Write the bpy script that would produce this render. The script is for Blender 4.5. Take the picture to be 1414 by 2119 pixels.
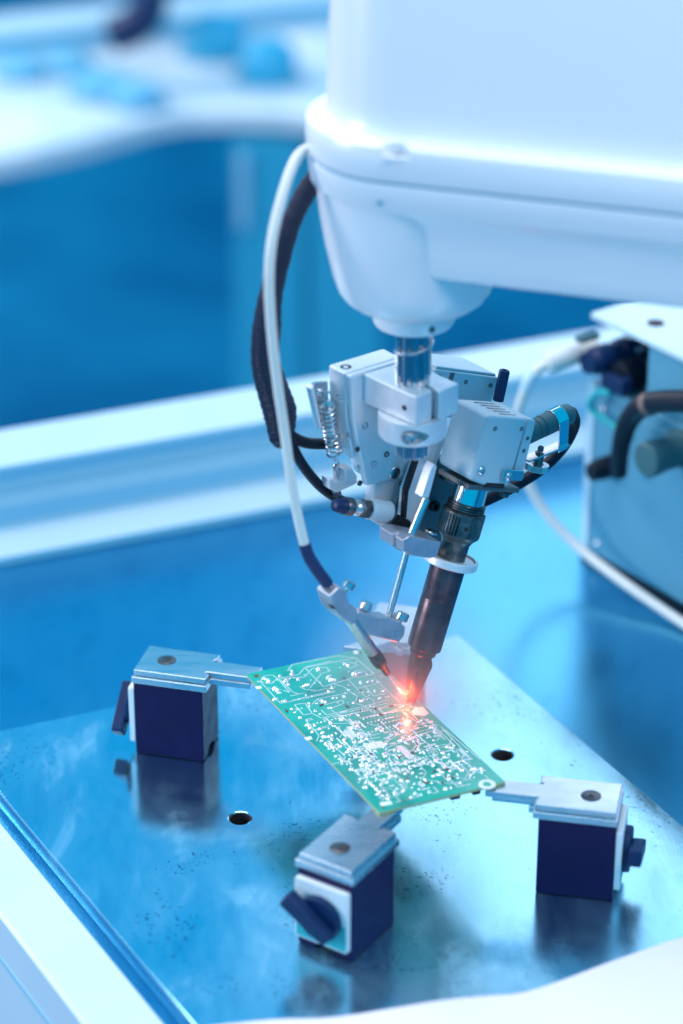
import bpy, bmesh, math, random
from mathutils import Vector, Matrix, noise

for _o in list(bpy.data.objects):
    bpy.data.objects.remove(_o)
scene = bpy.context.scene
COL = scene.collection
MM = 0.001
V = Vector
rad = math.radians
rnd = random.Random(7)

# ------------------------------------------------------------------ camera
cam_data = bpy.data.cameras.new('camera')
cam = bpy.data.objects.new('camera', cam_data)
COL.objects.link(cam)
cam.location = V((0.0, -1403.27, 715.0)) * MM
cam.rotation_euler = (rad(90 - 27), 0, 0)
cam_data.sensor_fit = 'VERTICAL'
cam_data.sensor_height = 36.0
cam_data.sensor_width = 24.0
cam_data.lens = 36.0 * 5450.0 / 2119.0
cam_data.clip_start = 0.05
cam_data.clip_end = 60.0
cam_data.dof.use_dof = True
cam_data.dof.focus_distance = 1.272
cam_data.dof.aperture_fstop = 3.4
cam_data.dof.aperture_blades = 9
scene.camera = cam

# ------------------------------------------------------------------ world, lamps, exposure
world = bpy.data.worlds.new('World')
scene.world = world
world.use_nodes = True
bg = world.node_tree.nodes['Background']
bg.inputs['Color'].default_value = (0.0, 0.43, 0.82, 1)
bg.inputs['Strength'].default_value = 1.05
scene.view_settings.view_transform = 'Standard'
scene.view_settings.look = 'None'
scene.view_settings.exposure = 0.0
scene.view_settings.gamma = 1.0
scene.render.engine = 'CYCLES'
scene.cycles.use_denoising = True
scene.cycles.max_bounces = 8
scene.cycles.sample_clamp_indirect = 6.0


def lamp(name, loc, aim, size, power, color, spread=180):
    d = bpy.data.lights.new(name, 'AREA')
    d.shape = 'RECTANGLE'
    d.size, d.size_y = size[0] * MM, size[1] * MM
    d.energy = power
    d.color = color
    d.spread = rad(spread)
    o = bpy.data.objects.new(name, d)
    COL.objects.link(o)
    o.location = V(loc) * MM
    o.rotation_euler = (V(aim) - V(loc)).to_track_quat('-Z', 'Y').to_euler()
    return o


lamp('overhead_lamp', (-250, -80, 1500), (20, -200, 0), (900, 1000), 18, (1.0, 0.87, 0.85))
lamp('rear_lamp', (640, 1150, 900), (60, -200, 0), (1250, 800), 4.8, (1.0, 0.86, 0.90))
lamp('left_lamp', (-1400, -560, 480), (30, -300, 230), (500, 500), 13, (1.0, 0.88, 0.90))
lamp('arm_fill', (520, -800, 880), (120, -330, 400), (300, 300), 4.4, (1.0, 0.85, 0.80))  # unseen fill added to brighten the near side of the arm
lamp('far_fill', (-1700, 1700, 1100), (-200, 1700, -100), (900, 900), 42, (1.0, 0.86, 0.86))  # fill added out of view to lift the far bench


# ------------------------------------------------------------------ mesh helpers (all lengths in millimetres)
class MB:
    def __init__(self):
        self.v, self.f, self.uv = [], [], {}

    def add(self, vs, fs):
        n = len(self.v)
        self.v += [V(x) for x in vs]
        self.f += [[i + n for i in f] for f in fs]
        return n

    def box(self, c, half, ax=((1, 0, 0), (0, 1, 0), (0, 0, 1))):
        c = V(c)
        ax = [V(a) for a in ax]
        vs = []
        for k in (-1, 1):
            for j in (-1, 1):
                for i in (-1, 1):
                    vs.append(c + ax[0] * half[0] * i + ax[1] * half[1] * j + ax[2] * half[2] * k)
        self.add(vs, [(0, 2, 3, 1), (4, 5, 7, 6), (0, 1, 5, 4), (2, 6, 7, 3), (0, 4, 6, 2), (1, 3, 7, 5)])
        return self

    def prism(self, pts, fn, n0, n1):
        """outline pts extruded from n0 to n1; fn(u, v, n) gives the point in space"""
        k = len(pts)
        vs = [fn(p[0], p[1], n0) for p in pts] + [fn(p[0], p[1], n1) for p in pts]
        fs = [list(range(k))[::-1], list(range(k, 2 * k))]
        for i in range(k):
            j = (i + 1) % k
            fs.append((i, j, k + j, k + i))
        self.add(vs, fs)
        return self

    def lathe(self, p0, d, prof, seg=32, caps=True, phase=0.0):
        p0, d = V(p0), V(d).normalized()
        u = d.orthogonal().normalized()
        w = d.cross(u)
        vs, fs = [], []
        for s, r in prof:
            for i in range(seg):
                a = 2 * math.pi * (i + phase) / seg
                vs.append(p0 + d * s + (u * math.cos(a) + w * math.sin(a)) * r)
        for k in range(len(prof) - 1):
            for i in range(seg):
                j = (i + 1) % seg
                fs.append((k * seg + i, k * seg + j, (k + 1) * seg + j, (k + 1) * seg + i))
        if caps:
            fs.append(list(range(seg))[::-1])
            fs.append([(len(prof) - 1) * seg + i for i in range(seg)])
        self.add(vs, fs)
        return self

    def cyl(self, p0, p1, r, seg=24, c=0.0):
        p0, p1 = V(p0), V(p1)
        L = (p1 - p0).length
        pr = [(0, r), (L, r)] if c <= 0 else [(0, r - c), (c, r), (L - c, r), (L, r - c)]
        return self.lathe(p0, p1 - p0, pr, seg)

    def tube(self, path, r, seg=14, flat=1.0, flat_dir=(0, 0, 1), caps=True):
        n = len(path)
        rs = r if isinstance(r, (list, tuple)) else [r] * n
        t0 = (path[1] - path[0]).normalized()
        u = (V(flat_dir) - t0 * t0.dot(V(flat_dir))).normalized()
        vs, fs, uvs = [], [], []
        ln = 0.0
        for k in range(n):
            t = (path[min(k + 1, n - 1)] - path[max(k - 1, 0)]).normalized()
            u = (u - t * u.dot(t)).normalized()
            w = t.cross(u)
            if k:
                ln += (path[k] - path[k - 1]).length
            for i in range(seg):
                a = 2 * math.pi * i / seg
                vs.append(path[k] + u * math.cos(a) * rs[k] * flat + w * math.sin(a) * rs[k])
                uvs.append((i / seg, ln))
        for k in range(n - 1):
            for i in range(seg):
                j = (i + 1) % seg
                fs.append((k * seg + i, k * seg + j, (k + 1) * seg + j, (k + 1) * seg + i))
        base_f = len(self.f)
        self.add(vs, fs + ([list(range(seg))[::-1], [(n - 1) * seg + i for i in range(seg)]] if caps else []))
        fi = base_f
        for k in range(n - 1):
            for i in range(seg):
                a, b = uvs[k * seg + i], uvs[(k + 1) * seg + i]
                self.uv[fi] = [(i / seg, a[1]), ((i + 1) / seg, a[1]), ((i + 1) / seg, b[1]), (i / seg, b[1])]
                fi += 1
        return self


def spline(pts, n=12):
    """Catmull-Rom curve through points"""
    P = [V(p) for p in pts]
    P = [P[0] * 2 - P[1]] + P + [P[-1] * 2 - P[-2]]
    out = []
    for i in range(1, len(P) - 2):
        for k in range(n):
            t = k / n
            a, b, c, d = P[i - 1], P[i], P[i + 1], P[i + 2]
            out.append(0.5 * ((2 * b) + (c - a) * t + (2 * a - 5 * b + 4 * c - d) * t * t + (3 * b - a - 3 * c + d) * t ** 3))
    out.append(P[-2])
    return out


def world_loc(o):
    p = V((0, 0, 0))
    while o is not None:
        p += o.location
        o = o.parent
    return p


def finish(me, mat, angle=35):
    if mat is not None:
        me.materials.append(mat)
    me.polygons.foreach_set('use_smooth', [True] * len(me.polygons))
    me.set_sharp_from_angle(angle=rad(angle))


def obj(name, mb, mat, parent=None, origin=None, bevel=0.0, angle=35, seg=2):
    """one mesh object from builder geometry given in world millimetres"""
    if origin is None:
        org = world_loc(parent) if parent else V((0, 0, 0))
    else:
        org = V(origin) * MM
    me = bpy.data.meshes.new(name)
    me.from_pydata([tuple(p * MM - org) for p in mb.v], [], mb.f)
    bm = bmesh.new()
    bm.from_mesh(me)
    if not mb.uv:
        bmesh.ops.recalc_face_normals(bm, faces=bm.faces)
    bm.to_mesh(me)
    bm.free()
    if mb.uv:
        lay = me.uv_layers.new(name='uv')
        for fi, uvs in mb.uv.items():
            for li, c in zip(me.polygons[fi].loop_indices, uvs):
                lay.data[li].uv = c
    finish(me, mat, angle)
    o = bpy.data.objects.new(name, me)
    COL.objects.link(o)
    o.parent = parent
    o.location = org - (world_loc(parent) if parent else V((0, 0, 0)))
    if bevel > 0:
        m = o.modifiers.new('edge', 'BEVEL')
        m.width = bevel * MM
        m.segments = seg
        m.limit_method = 'ANGLE'
        m.angle_limit = rad(40)
        m.harden_normals = True
    return o


def thing(name, loc, label, cat, group=None, rotz=0.0):
    o = bpy.data.objects.new(name, None)
    COL.objects.link(o)
    o.empty_display_size = 0.01
    o.location = V(loc) * MM
    o.rotation_euler = (0, 0, rotz)
    o['label'], o['category'] = label, cat
    if group:
        o['group'] = group
    return o


def tag(o, label, cat, group=None):
    o['label'], o['category'] = label, cat
    if group:
        o['group'] = group
    return o


def cut(o, mb):
    """remove the builder's volume from a mesh object, keeping plain mesh data"""
    me = bpy.data.meshes.new('cutter')
    org = world_loc(o)
    me.from_pydata([tuple(p * MM - org) for p in mb.v], [], mb.f)
    bm = bmesh.new()
    bm.from_mesh(me)
    bmesh.ops.recalc_face_normals(bm, faces=bm.faces)
    bm.to_mesh(me)
    bm.free()
    c = bpy.data.objects.new('cutter', me)
    COL.objects.link(c)
    c.location = org
    m = o.modifiers.new('cut', 'BOOLEAN')
    m.operation = 'DIFFERENCE'
    m.solver = 'EXACT'
    m.object = c
    bevels = [x for x in o.modifiers if x.type == 'BEVEL']
    for x in bevels:
        x.show_viewport = False
    bpy.context.view_layer.update()
    dg = bpy.context.evaluated_depsgraph_get()
    new = bpy.data.meshes.new_from_object(o.evaluated_get(dg))
    o.modifiers.remove(m)
    for x in bevels:
        x.show_viewport = True
    old = o.data
    o.data = new
    new.name = old.name
    bpy.data.objects.remove(c)
    new.set_sharp_from_angle(angle=rad(35))
    return o


# ------------------------------------------------------------------ materials
def mat(name, color, metallic=0.0, rough=0.5, **kw):
    m = bpy.data.materials.new(name)
    m.use_nodes = True
    p = m.node_tree.nodes['Principled BSDF']
    p.inputs['Base Color'].default_value = (*color, 1)
    p.inputs['Metallic'].default_value = metallic
    p.inputs['Roughness'].default_value = rough
    for k, v in kw.items():
        p.inputs[k.replace('_', ' ')].default_value = v
    return m


def N(m, kind, **inp):
    n = m.node_tree.nodes.new(kind)
    for k, v in inp.items():
        n.inputs[k].default_value = v
    return n


def L(m, a, b):
    m.node_tree.links.new(a, b)


def P(m):
    return m.node_tree.nodes['Principled BSDF']


def coords(m, scale=(1, 1, 1), rot=(0, 0, 0), kind='Object'):
    t = N(m, 'ShaderNodeTexCoord')
    mp = N(m, 'ShaderNodeMapping')
    mp.inputs['Scale'].default_value = scale
    mp.inputs['Rotation'].default_value = rot
    L(m, t.outputs[kind], mp.inputs['Vector'])
    return mp.outputs['Vector']


def noise_tex(m, vec, scale, detail=5, rough=0.55, dist=0.0):
    n = N(m, 'ShaderNodeTexNoise', Scale=scale, Detail=detail, Roughness=rough, Distortion=dist)
    L(m, vec, n.inputs['Vector'])
    return n.outputs['Fac']


def ramp(m, fac, stops):
    r = N(m, 'ShaderNodeValToRGB')
    el = r.color_ramp.elements
    while len(el) < len(stops):
        el.new(0.5)
    for e, (p, c) in zip(el, stops):
        e.position = p
        e.color = (*c, 1) if len(c) == 3 else c
    L(m, fac, r.inputs['Fac'])
    return r.outputs['Color']


def g(v):
    return (v, v, v)


def rough_noise(m, scale, lo, hi, detail=4, vec=None):
    f = noise_tex(m, vec or coords(m), scale, detail)
    c = ramp(m, f, [(0.3, g(lo)), (0.7, g(hi))])
    L(m, c, P(m).inputs['Roughness'])
    return f


def bump(m, fac, strength, dist=0.0002):
    b = N(m, 'ShaderNodeBump', Strength=strength, Distance=dist)
    L(m, fac, b.inputs['Height'])
    L(m, b.outputs['Normal'], P(m).inputs['Normal'])


def wear(m, color, dark, scale=120, lo=0.35, hi=0.75, amount=1.0):
    f = noise_tex(m, coords(m), scale, 6, 0.65)
    c = ramp(m, f, [(lo, dark), (hi, color)])
    L(m, c, P(m).inputs['Base Color'])


M = {}
M['robot_white'] = mat('white_enamel', (0.80, 0.83, 0.86), 0.0, 0.32, Coat_Weight=0.35, Coat_Roughness=0.12)
rough_noise(M['robot_white'], 30, 0.28, 0.36)
bump(M['robot_white'], noise_tex(M['robot_white'], coords(M['robot_white']), 900, 2), 0.03)

M['satin_alu'] = mat('bead_blasted_aluminium', (0.70, 0.72, 0.74), 0.5, 0.42)
wear(M['satin_alu'], (0.84, 0.87, 0.90), (0.70, 0.74, 0.78), 60, 0.25, 0.7)
rough_noise(M['satin_alu'], 150, 0.36, 0.52)
bump(M['satin_alu'], noise_tex(M['satin_alu'], coords(M['satin_alu']), 6000, 2), 0.12)

M['feeder_grey'] = mat('machined_grey_alloy', (0.52, 0.53, 0.60), 0.7, 0.36)
wear(M['feeder_grey'], (0.60, 0.60, 0.66), (0.42, 0.42, 0.48), 90, 0.3, 0.7)
rough_noise(M['feeder_grey'], 120, 0.28, 0.44)

M['grey_cover'] = mat('grey_painted_cover', (0.48, 0.60, 0.66), 0.0, 0.45)
rough_noise(M['grey_cover'], 80, 0.38, 0.52)
bump(M['grey_cover'], noise_tex(M['grey_cover'], coords(M['grey_cover']), 3500, 2), 0.06)

M['dark_alu'] = mat('darkened_aluminium', (0.15, 0.17, 0.18), 0.7, 0.45)  # dark base colour also carries the shade around the mount plate
rough_noise(M['dark_alu'], 120, 0.38, 0.55)

M['chrome'] = mat('polished_steel', (0.76, 0.74, 0.74), 1.0, 0.10)
rough_noise(M['chrome'], 200, 0.06, 0.16, vec=coords(M['chrome'], (1, 1, 6)))

M['steel'] = mat('turned_steel', (0.62, 0.62, 0.64), 1.0, 0.24)
wear(M['steel'], (0.70, 0.70, 0.72), (0.60, 0.60, 0.62), 80)
rough_noise(M['steel'], 60, 0.22, 0.32)

M['dark_steel'] = mat('oiled_dark_steel', (0.16, 0.17, 0.18), 0.9, 0.35)
wear(M['dark_steel'], (0.22, 0.23, 0.24), (0.08, 0.085, 0.09), 200)
rough_noise(M['dark_steel'], 200, 0.26, 0.45)

M['hot_steel'] = mat('heat_tinted_steel', (0.10, 0.08, 0.09), 0.7, 0.36)
wear(M['hot_steel'], (0.135, 0.10, 0.125), (0.05, 0.034, 0.045), 130, 0.3, 0.72)
_f = noise_tex(M['hot_steel'], coords(M['hot_steel'], (1, 1, 0.15)), 500, 4)
L(M['hot_steel'], ramp(M['hot_steel'], _f, [(0.3, g(0.24)), (0.7, g(0.42))]), P(M['hot_steel']).inputs['Roughness'])

M['tip_black'] = mat('oxidised_tip', (0.035, 0.028, 0.028), 0.5, 0.38)
wear(M['tip_black'], (0.06, 0.045, 0.045), (0.018, 0.015, 0.016), 300)

M['black_steel'] = mat('black_oxide_steel', (0.025, 0.027, 0.032), 0.6, 0.35)
M['navy_paint'] = mat('navy_painted_iron', (0.018, 0.018, 0.115), 0.0, 0.48, Specular_IOR_Level=0.22)
wear(M['navy_paint'], (0.013, 0.008, 0.072), (0.009, 0.006, 0.052), 60)
rough_noise(M['navy_paint'], 100, 0.34, 0.5)
bump(M['navy_paint'], noise_tex(M['navy_paint'], coords(M['navy_paint']), 1500, 3), 0.06)

M['blue_plastic'] = mat('dark_blue_plastic', (0.003, 0.022, 0.085), 0.0, 0.42, Specular_IOR_Level=0.3)
M['teal_rubber'] = mat('teal_rubber', (0.035, 0.12, 0.14), 0.0, 0.55)
M['black_rubber'] = mat('black_cable', (0.002, 0.008, 0.020), 0.0, 0.5, Specular_IOR_Level=0.25)
M['shrink_blue'] = mat('dark_heat_shrink', (0.012, 0.025, 0.10), 0.0, 0.5)
M['white_tube'] = mat('milky_ptfe_tube', (0.72, 0.74, 0.70), 0.0, 0.38, Subsurface_Weight=0.15)
P(M['white_tube']).inputs['Subsurface Radius'].default_value = (0.002, 0.002, 0.002)
M['ceramic'] = mat('brown_ceramic', (0.20, 0.135, 0.12), 0.0, 0.6)
wear(M['ceramic'], (0.24, 0.16, 0.14), (0.10, 0.065, 0.06), 300)
M['tin'] = mat('tinned_solder', (0.93, 0.95, 0.97), 0.85, 0.24)
M['copper_line'] = mat('tinned_copper_line', (0.66, 0.80, 0.80), 0.25, 0.42)
M['silk'] = mat('white_silkscreen', (0.78, 0.86, 0.86), 0.0, 0.55)
M['flux_red'] = mat('red_lead_stub', (0.12, 0.012, 0.03), 0.0, 0.35)
M['label_white'] = mat('label_white', (0.74, 0.80, 0.82), 0.0, 0.5)
M['label_teal'] = mat('label_teal', (0.01, 0.42, 0.46), 0.0, 0.5)
M['hole_shade'] = mat('deep_hole_shade', (0.02, 0.014, 0.02), 0.0, 0.7)  # near-black standing in for shade in holes, slots and gaps
M['white_frame'] = mat('white_anodised_profile', (0.60, 0.77, 0.84), 0.15, 0.40)
rough_noise(M['white_frame'], 20, 0.34, 0.46)
M['lilac_side'] = M['white_frame']
M['cover_white'] = mat('white_guard', (0.80, 0.76, 0.80), 0.0, 0.38)
M['case_grey'] = mat('pale_case_paint', (0.11, 0.35, 0.48), 0.1, 0.42)
rough_noise(M['case_grey'], 25, 0.36, 0.5)
M['bench_white'] = mat('white_bench', (0.70, 0.78, 0.82), 0.0, 0.5)
_f = noise_tex(M['bench_white'], coords(M['bench_white']), 6, 3)
L(M['bench_white'], ramp(M['bench_white'], _f, [(0.35, (0.50, 0.66, 0.74)), (0.6, (0.80, 0.85, 0.87))]), P(M['bench_white']).inputs['Base Color'])
M['cyan_plastic'] = mat('cyan_plastic', (0.02, 0.40, 0.62), 0.0, 0.4)
M['floor_blue'] = mat('blue_floor', (0.008, 0.10, 0.34), 0.0, 0.35)
_f = noise_tex(M['floor_blue'], coords(M['floor_blue']), 2.6, 4, 0.55, 0.5)
L(M['floor_blue'], ramp(M['floor_blue'], _f, [(0.34, (0.003, 0.065, 0.19)), (0.66, (0.008, 0.19, 0.35))]), P(M['floor_blue']).inputs['Base Color'])

# solder mask: green lacquer with darker copper areas showing faintly through it
M['mask_green'] = mat('green_solder_mask', (0.01, 0.30, 0.22), 0.0, 0.28, Coat_Weight=0.5, Coat_Roughness=0.1)
_c = coords(M['mask_green'])
_f = noise_tex(M['mask_green'], _c, 45, 3, 0.5)
L(M['mask_green'], ramp(M['mask_green'], _f, [(0.38, (0.005, 0.28, 0.225)), (0.46, (0.008, 0.36, 0.28)), (0.62, (0.016, 0.42, 0.315))]), P(M['mask_green']).inputs['Base Color'])
M['board_edge'] = mat('glass_fibre_edge', (0.42, 0.46, 0.24), 0.0, 0.6)

# braided sleeve
M['braid'] = mat('black_braided_sleeve', (0.006, 0.010, 0.028), 0.0, 0.45, Specular_IOR_Level=0.3)
_m = M['braid']
_uv = coords(_m, (1, 1, 1), kind='UV')
_sep = N(_m, 'ShaderNodeSeparateXYZ')
L(_m, _uv, _sep.inputs['Vector'])


def math_node(m, op, a, b=None):
    n = m.node_tree.nodes.new('ShaderNodeMath')
    n.operation = op
    for i, x in enumerate((a, b)):
        if x is None:
            continue
        if isinstance(x, (int, float)):
            n.inputs[i].default_value = x
        else:
            L(m, x, n.inputs[i])
    return n.outputs[0]


_u = math_node(_m, 'MULTIPLY', _sep.outputs[0], 16.0)
_v = math_node(_m, 'MULTIPLY', _sep.outputs[1], 0.55)
_tri = math_node(_m, 'PINGPONG', _u, 0.5)
_ch = math_node(_m, 'SINE', math_node(_m, 'MULTIPLY', math_node(_m, 'ADD', _v, math_node(_m, 'MULTIPLY', _tri, 1.2)), 6.283))
_h = math_node(_m, 'MULTIPLY', math_node(_m, 'ADD', _ch, 1.0), 0.5)
bump(_m, _h, 0.9, 0.0005)
L(_m, ramp(_m, _h, [(0.15, (0.002, 0.004, 0.012)), (0.85, (0.022, 0.040, 0.10))]), P(_m).inputs['Base Color'])


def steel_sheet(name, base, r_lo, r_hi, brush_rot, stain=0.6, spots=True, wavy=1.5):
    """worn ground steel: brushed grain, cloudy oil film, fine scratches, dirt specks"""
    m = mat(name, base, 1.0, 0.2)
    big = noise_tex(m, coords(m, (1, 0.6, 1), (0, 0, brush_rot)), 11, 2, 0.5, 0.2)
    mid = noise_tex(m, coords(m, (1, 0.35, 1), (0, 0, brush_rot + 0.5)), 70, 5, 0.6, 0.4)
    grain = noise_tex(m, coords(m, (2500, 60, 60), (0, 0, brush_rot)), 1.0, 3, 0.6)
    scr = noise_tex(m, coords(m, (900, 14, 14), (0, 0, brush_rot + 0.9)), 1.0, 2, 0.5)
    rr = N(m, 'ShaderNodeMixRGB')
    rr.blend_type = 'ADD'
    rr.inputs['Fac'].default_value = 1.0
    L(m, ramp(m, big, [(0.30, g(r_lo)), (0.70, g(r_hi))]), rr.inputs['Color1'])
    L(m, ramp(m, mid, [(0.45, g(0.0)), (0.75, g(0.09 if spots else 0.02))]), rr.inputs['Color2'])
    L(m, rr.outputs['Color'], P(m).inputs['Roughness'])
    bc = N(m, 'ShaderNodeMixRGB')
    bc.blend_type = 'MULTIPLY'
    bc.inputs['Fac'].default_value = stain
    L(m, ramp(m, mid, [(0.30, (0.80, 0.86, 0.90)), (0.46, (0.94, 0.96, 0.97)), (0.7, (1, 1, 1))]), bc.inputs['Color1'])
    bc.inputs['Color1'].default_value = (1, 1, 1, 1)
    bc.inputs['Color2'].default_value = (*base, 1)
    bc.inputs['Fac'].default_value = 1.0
    last = bc.outputs['Color']
    if spots:
        sp = noise_tex(m, coords(m), 420, 3, 0.6, 0.4)
        zone = noise_tex(m, coords(m, (1, 1, 1), (0, 0, 1.1)), 22, 3, 0.6)
        mul = math_node(m, 'MULTIPLY', sp, ramp(m, zone, [(0.42, g(0.78)), (0.62, g(1.05))]))
        s2 = N(m, 'ShaderNodeMixRGB')
        s2.blend_type = 'MULTIPLY'
        s2.inputs['Fac'].default_value = 1.0
        L(m, last, s2.inputs['Color1'])
        L(m, ramp(m, mul, [(0.615, (1, 1, 1)), (0.67, (0.36, 0.48, 0.58))]), s2.inputs['Color2'])
        last = s2.outputs['Color']
    L(m, last, P(m).inputs['Base Color'])
    hb = math_node(m, 'ADD', math_node(m, 'MULTIPLY', grain, 0.7), math_node(m, 'MULTIPLY', ramp(m, scr, [(0.60, g(0)), (0.66, g(1))]), 0.12))
    hb = math_node(m, 'ADD', hb, math_node(m, 'MULTIPLY', big, wavy))
    if spots:
        film = noise_tex(m, coords(m, (1, 0.55, 1), (0, 0, brush_rot + 0.25)), 17, 6, 0.62, 1.0)
        L(m, ramp(m, film, [(0.38, g(0.98)), (0.55, g(0.92)), (0.70, g(0.60))]), P(m).inputs['Metallic'])
        lump = noise_tex(m, coords(m, (1, 1, 1), (0, 0, 0.2)), 38, 3, 0.5, 0.8)
        hb = math_node(m, 'ADD', hb, math_node(m, 'MULTIPLY', lump, 5.0))
        fine = noise_tex(m, coords(m), 260, 3, 0.6)
        hb = math_node(m, 'ADD', hb, math_node(m, 'MULTIPLY', fine, 0.5))
    bump(m, hb, 0.06, 0.00025)
    return m


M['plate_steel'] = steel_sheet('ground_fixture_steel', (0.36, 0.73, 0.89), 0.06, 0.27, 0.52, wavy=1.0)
M['table_steel'] = steel_sheet('mirror_table_steel', (0.11, 0.48, 0.70), 0.19, 0.27, 0.1, spots=False, wavy=0.12)  # even blue tint laid into the steel base colour
M['arm_steel'] = mat('ground_arm_steel', (0.62, 0.66, 0.68), 1.0, 0.28)
wear(M['arm_steel'], (0.66, 0.74, 0.78), (0.56, 0.64, 0.69), 40, 0.3, 0.7)
_f = noise_tex(M['arm_steel'], coords(M['arm_steel'], (30, 140, 140)), 1.0, 2)
L(M['arm_steel'], ramp(M['arm_steel'], _f, [(0.35, g(0.25)), (0.65, g(0.31))]), P(M['arm_steel']).inputs['Roughness'])

# ------------------------------------------------------------------ frames of the machine
ZV = V((0, 0, 1))
HO = V((32.0, -303.1, 0.0))                                  # robot shaft axis on the table
HA = V((math.cos(rad(37)), math.sin(rad(37)), 0))            # head: away to the right
HB = V((math.sin(rad(37)), -math.cos(rad(37)), 0))           # head: towards the viewer
ID = HA * math.sin(rad(19.5)) + ZV * math.cos(rad(19.5))     # soldering iron axis
IT = HA * math.cos(rad(19.5)) - ZV * math.sin(rad(19.5))     # across the iron


def hp(a, b, z):
    return HO + HA * a + HB * b + ZV * z


def az(a, z, b):
    return hp(a, b, z)


def ip(t, b, s):
    return HO + ZV * 50 + IT * t + HB * b + ID * s


def ts(t, s, b):
    return ip(t, b, s)


def ab(a, b, z):
    return hp(a, b, z)


SCREW = {}


def screw(parent, pos, normal, r, kind='socket', name='screw', material='steel'):
    """a screw head sharing one mesh per kind and material; its axis points along normal"""
    key = (kind, material)
    if key not in SCREW:
        mb = MB()
        if kind == 'socket':
            mb.lathe((0, 0, -0.3), (0, 0, 1), [(0, 1), (0.52, 1), (0.6, 0.92), (0.6, 0.56), (0.52, 0.5), (0.1, 0.48)], 18)
        elif kind == 'dome':
            mb.lathe((0, 0, -0.3), (0, 0, 1), [(0, 1.0), (0.35, 1.0), (0.6, 0.86), (0.78, 0.58), (0.84, 0.32), (0.70, 0.26), (0.4, 0.25)], 18)
        elif kind == 'cap':
            mb.lathe((0, 0, -0.2), (0, 0, 1), [(0, 0.55), (0.7, 0.55), (0.75, 0.9), (0.85, 1.0), (1.75, 1.0), (1.9, 0.88), (1.9, 0.3), (1.8, 0.1)], 18)
        elif kind == 'flush':
            mb.lathe((0, 0, -0.3), (0, 0, 1), [(0, 1.0), (0.26, 1.0), (0.30, 0.94), (0.30, 0.40), (0.22, 0.34), (0.05, 0.3)], 20)
        me = bpy.data.meshes.new(name)
        me.from_pydata([tuple(p * MM) for p in mb.v], [], mb.f)
        finish(me, M[material], 30)
        SCREW[key] = me
    o = bpy.data.objects.new(name, SCREW[key])
    COL.objects.link(o)
    o.parent = parent
    q = V(normal).to_track_quat('Z', 'Y')
    if parent is not None:
        inv = parent.matrix_basis.to_3x3().inverted()
        o.rotation_euler = (inv @ q.to_matrix()).to_euler()
        o.location = inv @ (V(pos) * MM - world_loc(parent))
    else:
        o.rotation_euler = q.to_euler()
        o.location = V(pos) * MM
    o.scale = (r, r, r)
    return o


# ------------------------------------------------------------------ setting: floor and work table
fl = obj('floor', MB().box((200, 3000, -760), (6000, 6000, 10)), M['floor_blue'])
fl['kind'] = 'structure'
tag(fl, 'blue workshop floor below the bench and the table', 'floor')
TU = V((-0.4955, 0.8686, 0))       # along the fixture plate, away to the left
TV = V((0.924, 0.382, 0))          # across the table, away to the right
tb = MB()
fl0 = V((-66.5, -500.6, 0)) + V((-0.8686, -0.4955, 0)) * 1.0
pts = [fl0 - TU * 190, fl0 + TU * 560, fl0 + TU * 560 + TV * 1300, fl0 - TU * 190 + TV * 1300]
tb.prism([(p.x, p.y) for p in pts], lambda u, v, n: V((u, v, n)), -30, -10)
table = obj('work_table', tb, M['table_steel'])
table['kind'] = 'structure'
tag(table, 'blue tinted mirror steel table top under the fixture plate', 'table top')


def curve_plate(name, outline, holes, z0, z1, material, parent=None, origin=(0, 0, 0), bevel=0.0, fn=None):
    """flat plate with real round holes: outline and holes in mm, from z0 up to z1"""
    cu = bpy.data.curves.new(name, 'CURVE')
    cu.dimensions = '2D'
    cu.fill_mode = 'BOTH'
    loops = [outline]
    for (x, y, r) in holes:
        loops.append([(x + r * math.cos(2 * math.pi * i / 40), y + r * math.sin(2 * math.pi * i / 40)) for i in range(40)])
    ox, oy, oz = origin
    for lp in loops:
        s = cu.splines.new('POLY')
        s.points.add(len(lp) - 1)
        for p, q in zip(s.points, lp):
            p.co = ((q[0] - ox) * MM, (q[1] - oy) * MM, 0, 1)
        s.use_cyclic_u = True
    cu.extrude = (z1 - z0) / 2 * MM - bevel * MM
    cu.bevel_depth = bevel * MM
    cu.bevel_resolution = 1
    cu.offset = -bevel * MM
    tmp = bpy.data.objects.new('outline', cu)
    COL.objects.link(tmp)
    bpy.context.view_layer.update()
    dg = bpy.context.evaluated_depsgraph_get()
    me = bpy.data.meshes.new_from_object(tmp.evaluated_get(dg))
    bpy.data.objects.remove(tmp)
    for v in me.vertices:
        v.co.z += ((z0 + z1) / 2 - oz) * MM
    me.materials.clear()
    finish(me, material, 35)
    o = bpy.data.objects.new(name, me)
    COL.objects.link(o)
    o.parent = parent
    o.location = V(origin) * MM - (world_loc(parent) if parent else V((0, 0, 0)))
    return o


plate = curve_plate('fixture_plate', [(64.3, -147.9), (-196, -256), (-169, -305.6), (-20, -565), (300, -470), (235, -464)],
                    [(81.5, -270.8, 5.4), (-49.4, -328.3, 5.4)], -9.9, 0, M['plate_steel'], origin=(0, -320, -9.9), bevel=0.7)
tag(plate, 'worn ground steel fixture plate with round holes, under the magnetic bases', 'steel plate')
for hx, hy in ((81.5, -270.8), (-49.4, -328.3)):
    o = obj('hole_shade_liner', MB().lathe((hx, hy, -9.5), (0, 0, 1), [(0, 5.34), (8.85, 5.34), (8.85, 5.0), (0.9, 5.0)], 32), M['hole_shade'], plate)  # dark lining added in place of shade down the holes
    o = obj('hole_shade_floor', MB().cyl((hx, hy, -9.6), (hx, hy, -8.6), 5.05, 32), M['hole_shade'], plate)

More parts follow.
